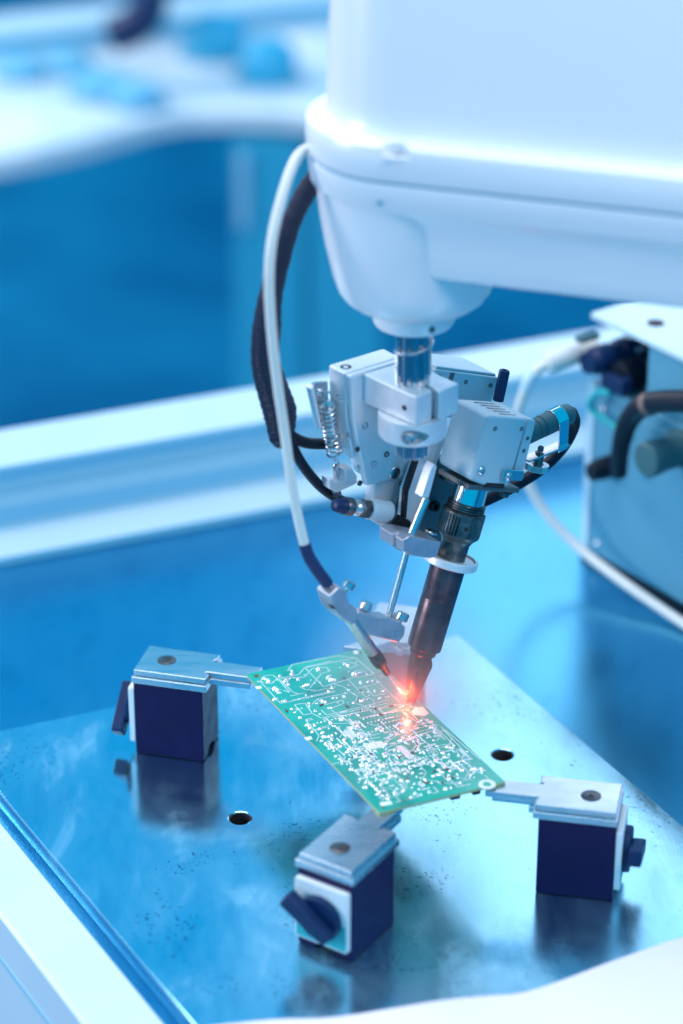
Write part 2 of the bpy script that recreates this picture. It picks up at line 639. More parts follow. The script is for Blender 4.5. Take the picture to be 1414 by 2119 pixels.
# ------------------------------------------------------------------ robot arm
AS = HO + HA * 0.8                                            # shaft axis
AE = V((math.cos(rad(18)), -math.sin(rad(18)), 0))            # along the arm, to its shoulder
AN = V((-math.sin(rad(18)), -math.cos(rad(18)), 0))           # arm side facing the viewer


def stadium(mb, rings, length, seg=40):
    """lofted round-ended box along the arm: rings are (height, half width)"""
    vs, fs = [], []
    n = seg + 5
    for z, r in rings:
        ring = []
        for i in range(seg + 1):
            a = math.pi / 2 + math.pi * i / seg
            ring.append((r * math.cos(a), r * math.sin(a)))
        ring = [(length, r), (length * 0.5, r)] + ring + [(length * 0.5, -r), (length, -r)]
        vs += [AS + AE * x + AN * y + ZV * z for x, y in ring]
    n = seg + 5
    for k in range(len(rings) - 1):
        for i in range(n):
            j = (i + 1) % n
            fs.append((k * n + i, k * n + j, (k + 1) * n + j, (k + 1) * n + i))
    fs.append(list(range(n))[::-1])
    fs.append([(len(rings) - 1) * n + i for i in range(n)])
    mb.add(vs, fs)
    return mb


arm = thing('robot_arm', AS + ZV * 250, 'white enamelled robot arm with rounded nose above the soldering head', 'robot arm')
RW_ = M['robot_white']
AL = 330
obj('upper_housing', stadium(MB(), [(350.5, 41.2), (351.2, 40.6), (352.4, 39.8), (355, 39.3), (362, 39.0), (420, 37.0), (455, 34), (466, 28), (470, 18)], AL), RW_, arm)
flange = obj('flange', stadium(MB(), [(333.6, 47.0), (334.2, 48.0), (335, 48.4), (348.4, 48.4), (349.1, 48.1), (349.5, 47.4), (351.0, 38.5), (351.0, 30)], AL), RW_, arm)
sc = AS + AE * 5.4 + AN * 49.5
cut(flange, MB().cyl(sc + ZV * 345.2, sc + ZV * 356, 6.6, 32))
obj('screw_pad', MB().lathe(sc - AN * 2.6 + ZV * 345.0, (0, 0, 1), [(0, 3.6), (0.8, 3.6), (1.1, 3.2)], 24), RW_, arm)
screw(arm, sc - AN * 2.6 + ZV * 346.1, (0, 0, 1), 2.5, 'socket')
obj('gasket', stadium(MB(), [(332.4, 46.6), (333.7, 46.6)], AL), M['case_grey'], arm)
obj('lower_rim', stadium(MB(), [(319.0, 43.6), (319.6, 45.4), (321, 46.4), (330, 47.6), (331.6, 47.6), (332.5, 46.8)], AL), RW_, arm)
obj('lower_cover', stadium(MB(), [(286.8, 32.5), (287.4, 34.6), (289.5, 36.2), (300, 38.0), (312, 40.2), (317, 42.4), (319.2, 44.4)], AL), RW_, arm)
obj('nose', MB().lathe(AS, (0, 0, 1), [(250.3, 9.0), (250.0, 15.8), (250.6, 17.6), (252.2, 18.6), (256.2, 19.0), (257.6, 19.9), (258.6, 21.8), (260.2, 25.2), (262.2, 29.0),
                                       (264.6, 32.0), (268, 34.4), (275, 36.8), (290, 40.2), (306, 42.7), (318.6, 44.0)], 72), RW_, arm)
obj('nose_bore', MB().lathe(AS, (0, 0, 1), [(249.4, 9.6), (249.4, 13.0), (250.6, 13.0)], 40), M['dark_alu'], arm)
# shaft with spline grooves
out = []
for i in range(96):
    a = 2 * math.pi * i / 96
    d = min(abs((a - c + math.pi) % (2 * math.pi) - math.pi) for c in (-1.75, -1.15, -0.7, -2.4, 0.6, 2.2))
    out.append((8.3 - (1.3 if d < 0.11 else 0.0)) )
shaft_pts = [(out[i] * math.cos(2 * math.pi * i / 96), out[i] * math.sin(2 * math.pi * i / 96)) for i in range(96)]
obj('shaft', MB().prism(shaft_pts, lambda u, v, n: AS + V((u, v, n)), 185, 262), M['chrome'], arm, bevel=0.4)
hel = [AS + V((8.75 * math.cos(t), 8.75 * math.sin(t), 236 + 5.5 * (t - 3.0) / 3.4)) for t in [3.0 + 3.6 * i / 40 for i in range(41)]]
obj('retaining_wire', MB().tube(hel, 0.55, 8), M['steel'], arm)
for (x, z, off) in ((9.5, 315.5, 42.5),):
    obj('plug', MB().cyl(AS + AE * -2.0 + AN * 40 + ZV * 320.6 + V((0, 0, 3)), AS + AE * -2.0 + AN * 47.4 + ZV * 324, 1.1, 16), M['case_grey'], arm)
p = AS + V((math.cos(rad(-66)), math.sin(rad(-66)), 0)) * 18.2 + ZV * 254.2
obj('set_screw', MB().cyl(p, p + V((math.cos(rad(-66)), math.sin(rad(-66)), 0)) * 0.9, 1.5, 16), M['dark_alu'], arm)

# ------------------------------------------------------------------ soldering head (clamped on the shaft)
head = thing('soldering_unit', hp(0, -22, 160), 'grey metal tool head clamped on the shaft below the robot nose', 'tool head')
SA = M['satin_alu']
cl = obj('clamp_block', MB().prism([(-11.8, -20.8), (-8.4, 14.2), (1.9, 12.9), (1.9, 6.5), (4.0, 6.3), (4.0, 15.6), (16.4, 14.2), (14.2, -20.8)], ab, 206.4, 221), SA, head, bevel=0.7)
col = obj('clamp_collar', MB().lathe(AS, (0, 0, 1), [(194.6, 8.6), (194.4, 14.2), (195.2, 15.4), (196.2, 15.9), (206.2, 15.9)], 56), SA, head)
pk = (34, -316.6, 200.3)
pk = V(pk)
cut(col, MB().cyl(pk - HA * 9, pk + HA * 6, 3.7, 24))
screw(head, pk - HA * 1.2, -HA, 2.6, 'cap')
screw(head, hp(-9.0, 6.6, 213.2), V((-0.995 * HA.x + 0.1 * HB.x, -0.995 * HA.y + 0.1 * HB.y, 0)), 3.0, 'flush', 'socket_screw', 'steel')
obj('socket_recess', MB().cyl(hp(-9.3, 6.6, 213.2), hp(-9.75, 6.6, 213.2), 1.35, 6), M['hole_shade'], cl)
obj('split_gap', MB().prism([(2.0, 12.0), (2.0, 7), (3.9, 7), (3.9, 12.0)], ab, 194.8, 206.2), M['hole_shade'], head)

side = obj('side_plate', MB().prism([(-19.2, 221.6), (18, 221.6), (21, 195), (18.5, 159.6), (-9.4, 162.2), (-17.6, 198.5)], az, -25, -21), SA, head, bevel=1.3)
obj('upper_block', MB().prism([(-19.2, 221.6), (13, 221.6), (14, 196), (-14.6, 176), (-18.6, 198.5)], az, -37.8, -25.02), SA, head, bevel=1.0)
obj('rear_plate', MB().prism([(-17, 196), (12, 196), (12, 165), (-7.5, 165)], az, -34.0, -25.04), SA, head, bevel=0.8)
screw(head, ab(-14.2, -31.0, 221.6), ZV, 3.0, 'flush', 'socket_screw', 'steel')
for (a_, z_) in ((-10.7, 194.3), (-5.5, 172.9)):
    screw(head, az(a_, z_, -21), HB, 1.9, 'socket', 'screw', 'steel')
slot = thing('x', (0, 0, 0), 'x', 'x')
bpy.data.objects.remove(slot)
sp = az(6.7, 165.0, -20.9)
ss_ = obj('slotted_screw', MB().lathe(sp, HB, [(-0.2, 3.3), (1.0, 3.3), (1.35, 2.9)], 28), M['steel'], head)
sd = (HA * 0.5 + ZV * 0.86).normalized()
obj('screw_slot', MB().box(sp + HB * 1.2, (0.42, 2.8, 0.25), (sd.cross(HB), sd, HB)), M['hole_shade'], ss_)
for (a_, b_, z_) in ((-18.9, -30.5, 208), (-17.8, -24.2, 190), (-11.5, -24.0, 172)):
    screw(head, hp(a_, b_, z_), -HA, 1.3, 'socket', 'screw', 'steel')

# swinging plates, parallel to the iron
def poly_ts(pts, b0, b1, c=None):
    return MB().prism(pts, ts, b0, b1)


obj('swing_plate', poly_ts([(-37.7, 103.2), (-39.9, 120.3), (-16.8, 121.6), (-15.5, 114.8), (-17.1, 78.4), (-35.2, 85.1)], -31, -25.1), SA, head, bevel=0.5)
obj('carrier_plate', poly_ts([(-25.2, 119), (-26, 131.2), (-11.6, 132.1), (-13.2, 117.3), (-16, 87.7), (-23.2, 90.1), (-26.6, 103.6)], -20, -14), SA, head, bevel=0.5)
obj('mount_plate', poly_ts([(-18.1, 116.3), (9.1, 122.9), (27, 70.6), (-13, 77.4), (-22.7, 81.5)], -24.9, -20.1), M['dark_alu'], head, bevel=0.5)
screw(head, V((45.3, -269.3, 140.2)), HB, 2.8, 'socket', 'screw', 'black_steel')
screw(head, V((48.3, -267, 156.8)), HB, 2.5, 'cap', 'screw', 'black_steel')
obj('stop_pin', MB().cyl(V((49.7, -272.2, 158)), V((56.5, -267.1, 151.6)), 1.9, 18, 0.3), M['dark_alu'], head)
obj('rod_bracket', poly_ts([(-33.3, 121.2), (-32.2, 124.2), (-29.9, 122.9), (-29.3, 107.2), (-34, 107.4)], -1.5, 4), SA, head, bevel=0.4)

obj('plate_gap_shade', poly_ts([(-27.9, 119.1), (-25.4, 119.3), (-26.2, 103.8), (-22.8, 90.6), (-24.6, 90.6), (-28.5, 104.2)], -16, -13.6), M['hole_shade'], head)  # dark strip painted as the shade in the slit between the plates
obj('gap_clip', poly_ts([(-29.2, 104), (-28.1, 104.6), (-28, 102.4), (-29.1, 102.2)], -13.6, -13.0), M['black_steel'], head)
obj('lower_stop', poly_ts([(-30.1, 86), (-26.6, 91.6), (-18.6, 88.4), (-19, 84.4), (-28.8, 84.1)], -16, -12.5), M['black_steel'], head, bevel=0.3)
for (x_, y_, b_, r_, k_) in [(-14.9, 183.2, -21, 1.3, 0), (2.3, 175.7, -21, 1.5, 0), (-13.4, 165.2, -21, 1.4, 0), (14.4, 155.3, -25, 1.2, 0)]:
    screw(head, az(x_, y_, b_), HB, r_, 'socket', 'screw', 'dark_steel')
for (t_, s_, b_) in ((-11.5, 147, 15), (5.5, 148, 15), (-4, 158.5, -20), (12.5, 158, -20)):
    screw(head, ip(t_, b_, s_), HB, 1.1, 'socket', 'screw', 'dark_steel')
# vented motor cover with end plate
GC = M['grey_cover']
cover = obj('motor_cover', poly_ts([(-17.4, 120.8), (-18.0, 153.0), (8.6, 153.4), (9.2, 118.6), (1.0, 118.4), (-8, 118.6)], -10, 15), GC, head, bevel=2.2, seg=3)
ep_ = obj('end_plate', poly_ts([(9.6, 124.0), (9.0, 153.2), (13.9, 152.4), (16.0, 128.0), (15.6, 124.0)], -10, 14.6), GC, head, bevel=0.8)
for i in range(5):
    b_ = 11.0 - i * 3.9
    obj('vent_slot', MB().prism([(-9.5 - 0.6 * i + 2, b_ - 0.55), (5.5, b_ - 0.55), (5.5, b_ + 0.55), (-9.5 - 0.6 * i + 2, b_ + 0.55)], lambda u, v, n: ip(u, v, n), 153.05, 153.32), M['hole_shade'], cover)
for q in ((11.7, 143.5), (11.7, 137.2)):
    obj('dowel_hole', MB().cyl(ip(q[0], 14.3, q[1]), ip(q[0], 14.75, q[1]), 1.0, 16), M['dark_alu'], ep_)
q = (-12.4, 126)
screw(head, ip(q[0], 15.0, q[1]), HB, 2.5, 'dome', 'screw', 'steel')
q = (4, 124.7)
ey = obj('latch', MB().prism([(q[0] - 3.2, q[1] - 2.6), (q[0] + 10.5, q[1] - 1.8), (q[0] + 10.2, q[1] + 3.4), (q[0] - 3.4, q[1] + 3.2)], lambda u, v, n: ip(u, n, v), 15.2, 17.0), M['steel'], head, bevel=0.6)
screw(head, ip(q[0] + 0.3, 17.0, q[1]), HB, 2.3, 'dome', 'screw', 'steel')
obj('foot_gap', MB().prism([(-6.5, 118.0), (5.4, 118.0), (5.4, 120.3), (-6.5, 120.3)], lambda u, v, n: ip(u, n, v), 12, 15.15), M['hole_shade'], head)
obj('base_flange', poly_ts([(-16.0, 115.6), (18.0, 115.6), (18.0, 118.2), (-16.0, 118.2)], -9, 13.6), M['dark_alu'], head, bevel=0.4)
screw(head, ip(13.5, 9, 115.6), -ID, 2.2, 'cap', 'screw', 'dark_steel')
# second block behind the motor cover
obj('rear_block', poly_ts([(-25.5, 140), (-25.5, 163.2), (16.4, 162.4), (17.2, 140)], -46, -20), GC, head, bevel=0.8)
obj('block_lid', poly_ts([(-24.5, 163.3), (-24.0, 164.6), (14.5, 163.8), (15.8, 162.6)], -45, -21), GC, head, bevel=0.4)
screw(head, ip(-22.2, -20, 158.6), HB, 2.4, 'socket', 'screw', 'dark_steel')
obj('cover_seam', MB().prism([(-16.2, 150), (-13.2, 150), (-12.6, 162.3), (-15.6, 162.3)], lambda u, v, n: ip(u, n, v), -20.05, -19.85), M['dark_alu'], head)
obj('hex_standoff', MB().lathe(V((75.1, -253.1, 188.9)), V((78.1, -250.9, 204.4)) - V((75.1, -253.1, 188.9)), [(0, 2.7), (14.8, 2.7), (15.6, 2.3), (15.6, 1.5), (14.0, 1.4)], 6), M['blue_plastic'], head)
# cable gland with clip, strap and thumb screw
g0, g1 = V((90.7, -258.8, 175.2)), V((108.8, -245.2, 177.9))
gd = (g1 - g0).normalized()
gl = (g1 - g0).length
obj('cable_gland', MB().lathe(g0 - gd * 4, gd, [(0, 5.4), (6.0, 5.4), (6.4, 4.9), (7.2, 4.9), (7.6, 5.4), (9.4, 5.4), (9.8, 4.9), (10.6, 4.9), (11.0, 5.5), (gl + 2, 5.5), (gl + 6, 4.9), (gl + 7, 4.0)], 32), M['teal_rubber'], head)
k0 = g0 + gd * (gl * 0.72)
cu_ = gd.cross(HB).normalized()
cu_ = cu_ if cu_.z > 0 else -cu_
arc = []
for i in range(15):
    a = math.pi * (-0.05 + 1.02 * i / 14)
    arc.append((math.cos(a) * 6.0, math.sin(a) * 6.0))
band = [(x, y) for x, y in arc] + [(x * 5.55 / 6.0, y * 5.55 / 6.0) for x, y in reversed(arc)]
clip = MB().prism(band, lambda u, v, n: k0 + HB * u + cu_ * v + gd * n, -3.2, 3.2)
clip.box(k0 + HB * 5.8 - ZV * 7.0, (0.3, 3.0, 7.6), (HB, gd, ZV))
obj('hose_clip', clip, M['chrome'], head, bevel=0.15)
s0, s1 = V((88.8, -265.3, 163.7)), V((108, -250.9, 165))
sdir = (s1 - s0).normalized()
obj('clip_strap', MB().box((s0 + s1) / 2, ((s1 - s0).length / 2 + 1, 3.2, 0.5), (sdir, HB, sdir.cross(HB))), M['steel'], head, bevel=0.2)
kn = V((94.4, -261.1, 157.5))
kup = (ZV * 0.97 + HA * 0.2).normalized()
kb = MB()
prof = []
seg = 72
ring = [5.9 if i % 2 else 5.4 for i in range(seg)]
uu = kup.orthogonal().normalized()
ww = kup.cross(uu)
kb.prism([(ring[i] * math.cos(2 * math.pi * i / seg), ring[i] * math.sin(2 * math.pi * i / seg)) for i in range(seg)], lambda u, v, n: kn + uu * u + ww * v + kup * n, -1.6, 1.6)
obj('thumb_screw', kb, M['steel'], head, bevel=0.15)
obj('screw_post', MB().lathe(kn + kup * 1.6, kup, [(0, 3.0), (0.5, 2.4), (6.0, 2.4)], 20), M['dark_steel'], head)
obj('post_end', MB().lathe(kn + kup * 8.2, kup, [(0, 1.5), (2.0, 1.5), (2.6, 0.9)], 16), M['dark_steel'], head)

# air fitting on the left of the swing plate
f0, f1 = V((20.6, -289.1, 148)), V((-3.8, -307.6, 160.4))
fd = (f1 - f0).normalized()
fl_ = (f1 - f0).length
k = fl_ / 29.0
obj('fitting_sleeve', MB().lathe(f0 - fd * 2, fd, [(0, 5.0), (10.8 * k, 5.0), (11.6 * k, 4.7)], 32), M['grey_cover'], head)
obj('hex_nut', MB().lathe(f0 + fd * 9.8 * k, fd, [(0, 4.3), (0.3, 4.9), (4.6 * k, 4.9), (5.0 * k, 4.4)], 6), M['dark_steel'], head, bevel=0.25)
obj('fitting_neck', MB().lathe(f0 + fd * 14.6 * k, fd, [(0, 3.9), (1.2, 4.1), (2.4, 3.8), (3.2, 3.2), (5.6 * k, 3.2)], 28), M['steel'], head)
obj('fitting_ring', MB().lathe(f0 + fd * 19.0 * k, fd, [(0, 3.8), (0.5, 4.4), (3.4 * k, 4.4), (4.0 * k, 4.0)], 28), M['dark_steel'], head)
obj('fitting_cap', MB().lathe(f0 + fd * 22.6 * k, fd, [(0, 3.9), (1.5, 3.9), (2.0, 3.6), (4.4 * k, 3.3), (5.6 * k, 2.9), (6.1 * k, 2.0)], 28), M['blue_plastic'], head)

# return spring with its hook bracket and anchor bolt
h0, h1 = V((-6.7, -292.2, 204.6)), V((-3.2, -289.5, 177.2))
hd = (h1 - h0).normalized()
hu = hd.orthogonal().normalized()
hw = hd.cross(hu)
hl = (h1 - h0).length
turns = 12.5
pts = []
for i in range(int(turns * 16) + 1):
    t = i / 16
    a = 2 * math.pi * t
    pts.append(h0 + hd * (hl * t / turns) + (hu * math.cos(a) + hw * math.sin(a)) * 3.3)
sp_ = obj('spring_coil', MB().tube(pts, 0.55, 7), M['steel'], head)
lo = [pts[-1], h1 + hd * 1.6 + hu * 1.0, h1 + hd * 4.0 - hu * 1.8, h1 + hd * 7.0 - hu * 0.4, h1 + hd * 7.6 + hu * 1.6, h1 + hd * 5.4 + hu * 1.9]
obj('spring_hook', MB().tube(spline(lo, 6), 0.5, 8), M['steel'], sp_)
up = [pts[0], h0 - hd * 2.0 + hu * 1.0, h0 - hd * 4.6 + hu * 0.4, h0 - hd * 6.8 - hu * 1.2, h0 - hd * 5.0 - hu * 2.8]
obj('spring_hook', MB().tube(spline(up, 6), 0.5, 8), M['steel'], sp_)
br = [(-30, 214), (-26.9, 214.9), (-20, 213.8), (-19.4, 198.8), (-17.8, 187.6), (-24.5, 190.3)]
obj('spring_bracket', MB().prism(br, az, -39.0, -37.0), M['steel'], head, bevel=0.5)
bs = [(-33, 214.5), (-31.1, 215.9), (-26.2, 193.1), (-27.9, 192.8)]
obj('bracket_flange', MB().prism(bs, az, -37.0, -33.0), M['satin_alu'], head, bevel=0.5)
screw(head, V((-9.9, -288.9, 209.3)), HB, 2.3, 'dome', 'screw', 'chrome')
screw(head, V((-8.6, -288, 199.2)), HB, 2.0, 'dome', 'screw', 'chrome')
obj('hook_post', MB().cyl(V((-7.9, -286.8, 203.4)), V((-5.2, -292.3, 205.1)), 1.9, 16, 0.3), M['steel'], head)
b0_, b1_ = V((-2.3, -288.9, 172.1)), V((-2.5, -289, 164.5))
obj('anchor_bolt', MB().cyl(b0_, b1_, 1.5, 16, 0.3), M['steel'], head)
ag = [(-25.8, 168.1), (-21.5, 165.3), (-10.4, 165.3), (-10.7, 160.8), (-21.5, 159.7), (-25.5, 162.7)]
obj('anchor_lug', MB().prism(ag, az, -35.0, -28.0), SA, head, bevel=0.7)
ag = [(-17.3, 170.6), (-13.8, 171.2), (-10.4, 165.6), (-10.4, 161.5), (-16.7, 163.9)]
obj('lug_stop', MB().prism(ag, az, -34.0, -27.0), SA, head, bevel=0.6)
obj('lug_nut', MB().lathe(V((-2.3, -288.9, 157.8)), -ZV, [(0, 2.4), (1.4, 2.4), (1.8, 1.9)], 6), M['dark_steel'], head)

# ------------------------------------------------------------------ soldering iron
iron = thing('soldering_iron', ip(0, 0, 0), 'dark heat stained soldering iron slanting down to the board with a pointed tip', 'soldering iron')
obj('chrome_neck', MB().lathe(ip(0, 0, 101), ID, [(0, 8.0), (17, 8.0)], 40), M['chrome'], iron)
th_ = [(100.6, 8.6)]
for i in range(4):
    s = 100.9 + i * 1.15
    th_ += [(s, 9.3), (s + 0.45, 9.3), (s + 0.7, 8.5), (s + 1.05, 8.5)]
obj('neck_thread', MB().lathe(ip(0, 0, 0), ID, [(s, r) for s, r in th_], 44), M['dark_steel'], iron)
kb = MB()
seg = 120
uu = IT
ww = HB
kr = []
for i in range(seg):
    a = 2 * math.pi * i / seg
    flatz = any(abs((a - c + math.pi) % (2 * math.pi) - math.pi) < 0.26 for c in (0.35, 2.1, 3.9, 5.4))
    kr.append(10.5 if (i % 3 != 2 or flatz) else 9.9)
kb.prism([(kr[i] * math.cos(2 * math.pi * i / seg), kr[i] * math.sin(2 * math.pi * i / seg)) for i in range(seg)], lambda u, v, n: ip(u, v, n), 89.6, 99.6)
nut = obj('knurled_nut', kb, M['dark_steel'], iron)
obj('nut_rim', MB().lathe(ip(0, 0, 0), ID, [(86.6, 8.2), (88.8, 10.2), (89.7, 10.4)], 48), M['dark_steel'], iron)
obj('nut_rim', MB().lathe(ip(0, 0, 0), ID, [(99.5, 10.5), (100.6, 10.5), (101.3, 9.6)], 48), M['dark_steel'], iron)
for a in (2.05, 0.38, 3.9):
    d = IT * math.cos(a) + HB * math.sin(a)
    c = ip(0, 0, 94.4)
    obj('spanner_hole', MB().cyl(c + d * 9.9, c + d * 10.62, 1.15, 18), M['hole_shade'], nut)
obj('shank', MB().lathe(ip(0, 0, 0), ID, [(74, 7.0), (84.5, 7.1), (87, 8.4)], 40), M['dark_steel'], iron)
obj('ring_flange', MB().lathe(ip(0, 0, 0), ID, [(73.6, 8.0), (73.4, 13.0), (73.9, 13.6), (77.0, 13.7), (77.5, 13.2), (77.5, 12.2), (76.6, 11.6), (76.6, 6.8)], 56), SA, iron)
obj('sleeve', MB().lathe(ip(0, 0, 0), ID, [(29.2, 7.6), (29.8, 8.3), (31, 8.45), (55, 8.5), (55.3, 8.42), (55.6, 8.5), (73.6, 8.6)], 48), M['hot_steel'], iron)
obj('sleeve_end', MB().lathe(ip(0, 0, 0), ID, [(25.2, 4.8), (26.4, 6.2), (27.0, 6.6), (29.4, 6.7)], 40), M['tip_black'], iron)
tip = MB().lathe(ip(0, 0, 0), ID, [(0.2, 0.35), (1.2, 0.85), (6, 2.2), (13, 4.1), (19, 5.4), (22, 5.5), (25.6, 5.4)], 36)
tp = obj('tip', tip, M['tip_black'], iron)
obj('tip_facet', MB().prism([(-0.5, 1.5), (1.0, 1.5), (5.2, 21), (4.2, 24), (-2.8, 24), (-4.6, 18)], ts, 2.0, 4.4), M['tip_black'], iron, bevel=0.4)

# ------------------------------------------------------------------ solder wire feeder
feed = thing('solder_feeder', V((30.9, -303.9, 142)), 'small bright bracket and nozzle guiding solder wire beside the iron', 'wire feeder')
obj('guide_rod', MB().cyl(V((39.8, -300.9, 160.8)), V((32.7, -306.4, 144.3)), 2.0, 20, 0.4), M['steel'], feed)
obj('guide_rod', MB().cyl(V((32.5, -306.5, 142.8)), V((22.2, -314.2, 103.4)), 1.55, 20, 0.2), M['steel'], feed)
cb = [(-41.8, 87.1), (-38.4, 89.4), (-17, 87), (-16.9, 79.6), (-20.6, 78.5), (-34, 79.6), (-39.5, 81.8)]
obj('rod_clamp', poly_ts(cb, -8, 8), M['feeder_grey'], feed, bevel=0.7)
cb = [(-43.7, 87.8), (-40.3, 89.4), (-36.6, 88.4), (-34.7, 79.1), (-41.5, 81.8)]
obj('clamp_jaw', poly_ts(cb, -8, 2), M['feeder_grey'], feed, bevel=0.6)
obj('clamp_washer', MB().lathe(V((42.8, -291.2, 137.2)), ID, [(0, 3.6), (0.9, 3.6), (1.2, 3.2)], 28), M['steel'], feed)
screw(feed, V((31.2, -313.7, 141.2)), HB, 1.6, 'flush', 'pin', 'steel')
lk = [(-36.6, 117), (-29.7, 112.7), (-24.2, 109.4), (-18.7, 107.6), (-13.1, 103.6), (-8.2, 99.2), (-9, 94.4), (-12.5, 91.9), (-19.8, 96.2), (-29.6, 101.8), (-36.6, 106.5), (-39.3, 111.3)]
obj('link_plate', MB().prism(lk, az, 0.0, 8.5), M['feeder_grey'], feed, bevel=0.8)
lk = [(-39.8, 121), (-43.4, 124.4), (-45.7, 129.7), (-45, 131.9), (-50.2, 135.7), (-55.7, 132.8), (-53.2, 123.9), (-47.5, 117.1), (-42.2, 112.5), (-38, 115.5)]
obj('nozzle_arm', MB().prism(lk, az, 1.0, 11.5), M['feeder_grey'], feed, bevel=1.1)
lk = [(-54.2, 127.4), (-53, 126.5), (-52.6, 125), (-53.8, 125.7)]
obj('arm_slot', MB().prism(lk, az, 9.0, 11.7), M['hole_shade'], feed)
for q in (V((9.7, -330.5, 110)), V((26.5, -317.9, 97.4))):
    screw(feed, q, HB, 2.15, 'flush', 'pin', 'steel')
for q, up_ in ((V((10.1, -322.1, 110.4)), V((11.3, -321.2, 113.7))), (V((27.3, -309.2, 97.6)), V((28.7, -308.1, 100.6))), (V((1.4, -327.4, 124.3)), V((3.3, -325.9, 127.4)))):
    d = (up_ - q).normalized()
    l_ = (up_ - q).length
    obj('thumb_bolt', MB().lathe(q, d, [(-0.5, 1.0), (l_ - 1.6, 1.0), (l_ - 1.4, 2.7), (l_ - 1.1, 3.1), (l_ + 2.0, 3.1), (l_ + 2.5, 2.6)], 20), M['steel'], feed)
n0, n1, n2, n3 = V((-3.1, -338.3, 129.4)), V((14.8, -323.6, 90.4)), V((22.2, -314.2, 72.9)), V((31.5, -304.2, 51.5))
nd = (n1 - n0).normalized()
nl = (n1 - n0).length
obj('nozzle_barrel', MB().lathe(n0, nd, [(0, 3.4), (0.6, 3.6), (nl * 0.28, 3.4), (nl * 0.5, 3.0), (nl - 0.4, 3.05), (nl, 2.8)], 28), M['steel'], feed)
cd = (n2 - n1).normalized()
c_l = (n2 - n1).length
obj('ceramic_nozzle', MB().lathe(n1, cd, [(-0.6, 2.6), (0.2, 3.2), (c_l * 0.32, 3.5), (c_l * 0.5, 3.2), (c_l * 0.62, 1.9), (c_l * 0.92, 1.6), (c_l, 1.2)], 26), M['ceramic'], feed)
obj('wire_needle', MB().lathe(n2, n3 - n2, [(0, 0.75), ((n3 - n2).length * 0.7, 0.6), ((n3 - n2).length * 0.7 + 0.2, 0.3), ((n3 - n2).length, 0.28)], 12), M['tin'], feed)
wt = [n2 + (n3 - n2) * 0.3 + HA * 0.9, n2 + (n3 - n2) * 0.75 + HA * 1.4, n3 + HA * 0.8 + ZV * 1.0]
obj('wire_needle', MB().tube(spline(wt, 6), 0.28, 8), M['tin'], feed)

# ------------------------------------------------------------------ white wire tube and black cable sleeve
tubep = [V((-12.5, -301.6, 334.2)), V((-18.7, -313.7, 333.6)), V((-24.1, -322.8, 324)), V((-29.5, -331.9, 305.2)), V((-31.5, -335.9, 286.6)), V((-30.8, -336.6, 261.9)), V((-28.5, -336.2, 236.1)), V((-25.3, -336.3, 210.1)),
         V((-21.8, -338.7, 182.2)), V((-16.5, -340.9, 155.8)), V((-12.2, -341.4, 146)), V((-6.9, -339.9, 136.7)), V((-3.8, -338.8, 130.5))]
tube = thing('feed_tube', tubep[-1], 'thin milky white wire tube hanging in front of the black sleeve', 'tube')
cv = spline(tubep, 12)
obj('tube_wall', MB().tube(cv[:-24], 2.3, 18), M['white_tube'], tube)
obj('shrink_sleeve', MB().tube(cv[-38:-10], [2.75] + [2.9] * 26 + [2.6], 20), M['shrink_blue'], tube)
obj('metal_ferrule', MB().tube(cv[-14:], 1.75, 16), M['steel'], tube)

slp = [V((-8.5, -273.5, 312.6)), V((-16.3, -281.9, 304.6)), V((-23.2, -290.9, 291.9)), V((-31.4, -299.5, 265)), V((-33.9, -302.7, 247.5)), V((-34.6, -303.2, 231)), V((-31.3, -300.7, 215.3)), V((-28.3, -299.7, 203.9)), V((-27.5, -300.4, 193.1)), V((-25.4, -298.7, 187.9))]
sl = thing('cable_sleeve', slp[-1], 'black braided cable sleeve curving down from the robot arm with two cables', 'cable sleeve')
cv = spline(slp, 14)
n_ = len(cv)
key = [5.4, 5.6, 5.4, 6.3, 7.9, 7.6, 8.3, 8.9, 7.0, 3.0]
rr_ = []
for i in range(n_):
    t = i / (n_ - 1) * (len(key) - 1)
    k = min(int(t), len(key) - 2)
    rr_.append(key[k] + (key[k + 1] - key[k]) * (t - k) + 0.15 * math.sin(i * 1.3))
obj('braided_sleeve', MB().tube(cv, rr_, 28, flat=0.62, flat_dir=HB), M['braid'], sl)
obj('cable', MB().tube(spline([slp[-3], V((-25.3, -297.5, 193.5)), V((-17.4, -292.7, 185.7)), V((-6.2, -281.8, 179.8)), V((7.6, -266.4, 174))], 10), 2.7, 16), M['black_rubber'], sl)
obj('cable', MB().tube(spline([slp[-3], V((-24.8, -300.8, 193.3)), V((-19.2, -296.6, 177.6)), V((-10.3, -289.9, 161.7)), V((-0.5, -282.5, 150.3)), V((10, -274.6, 141.9))], 10), 2.5, 16), M['black_rubber'], sl)

hc = thing('heater_cable', V((76, -254.9, 143)), 'black heater cable looping from the cable gland back under the motor cover', 'cable')
obj('cable_wall', MB().tube(spline([g1 + gd * 2, V((112.4, -237.5, 174.8)), V((114.2, -231.2, 165.6)), V((109.3, -229.8, 153.1)), V((98.5, -235.5, 143.9)), V((85, -244.4, 139)), V((70.4, -254.2, 136)), V((59.5, -259.8, 134.9))], 10), 3.0, 16), M['black_rubber'], hc)

# ------------------------------------------------------------------ circuit board
PCX = V((14.2, -324.4, 50.0))
PE1 = V((math.cos(rad(23.6)), math.sin(rad(23.6)), 0))
PE2 = V((math.cos(rad(-62.4)), math.sin(rad(-62.4)), 0))


def pc(u, v, z=0.0):
    return PCX + PE1 * u + PE2 * v + ZV * z


def PT(*pts):
    return list(pts)


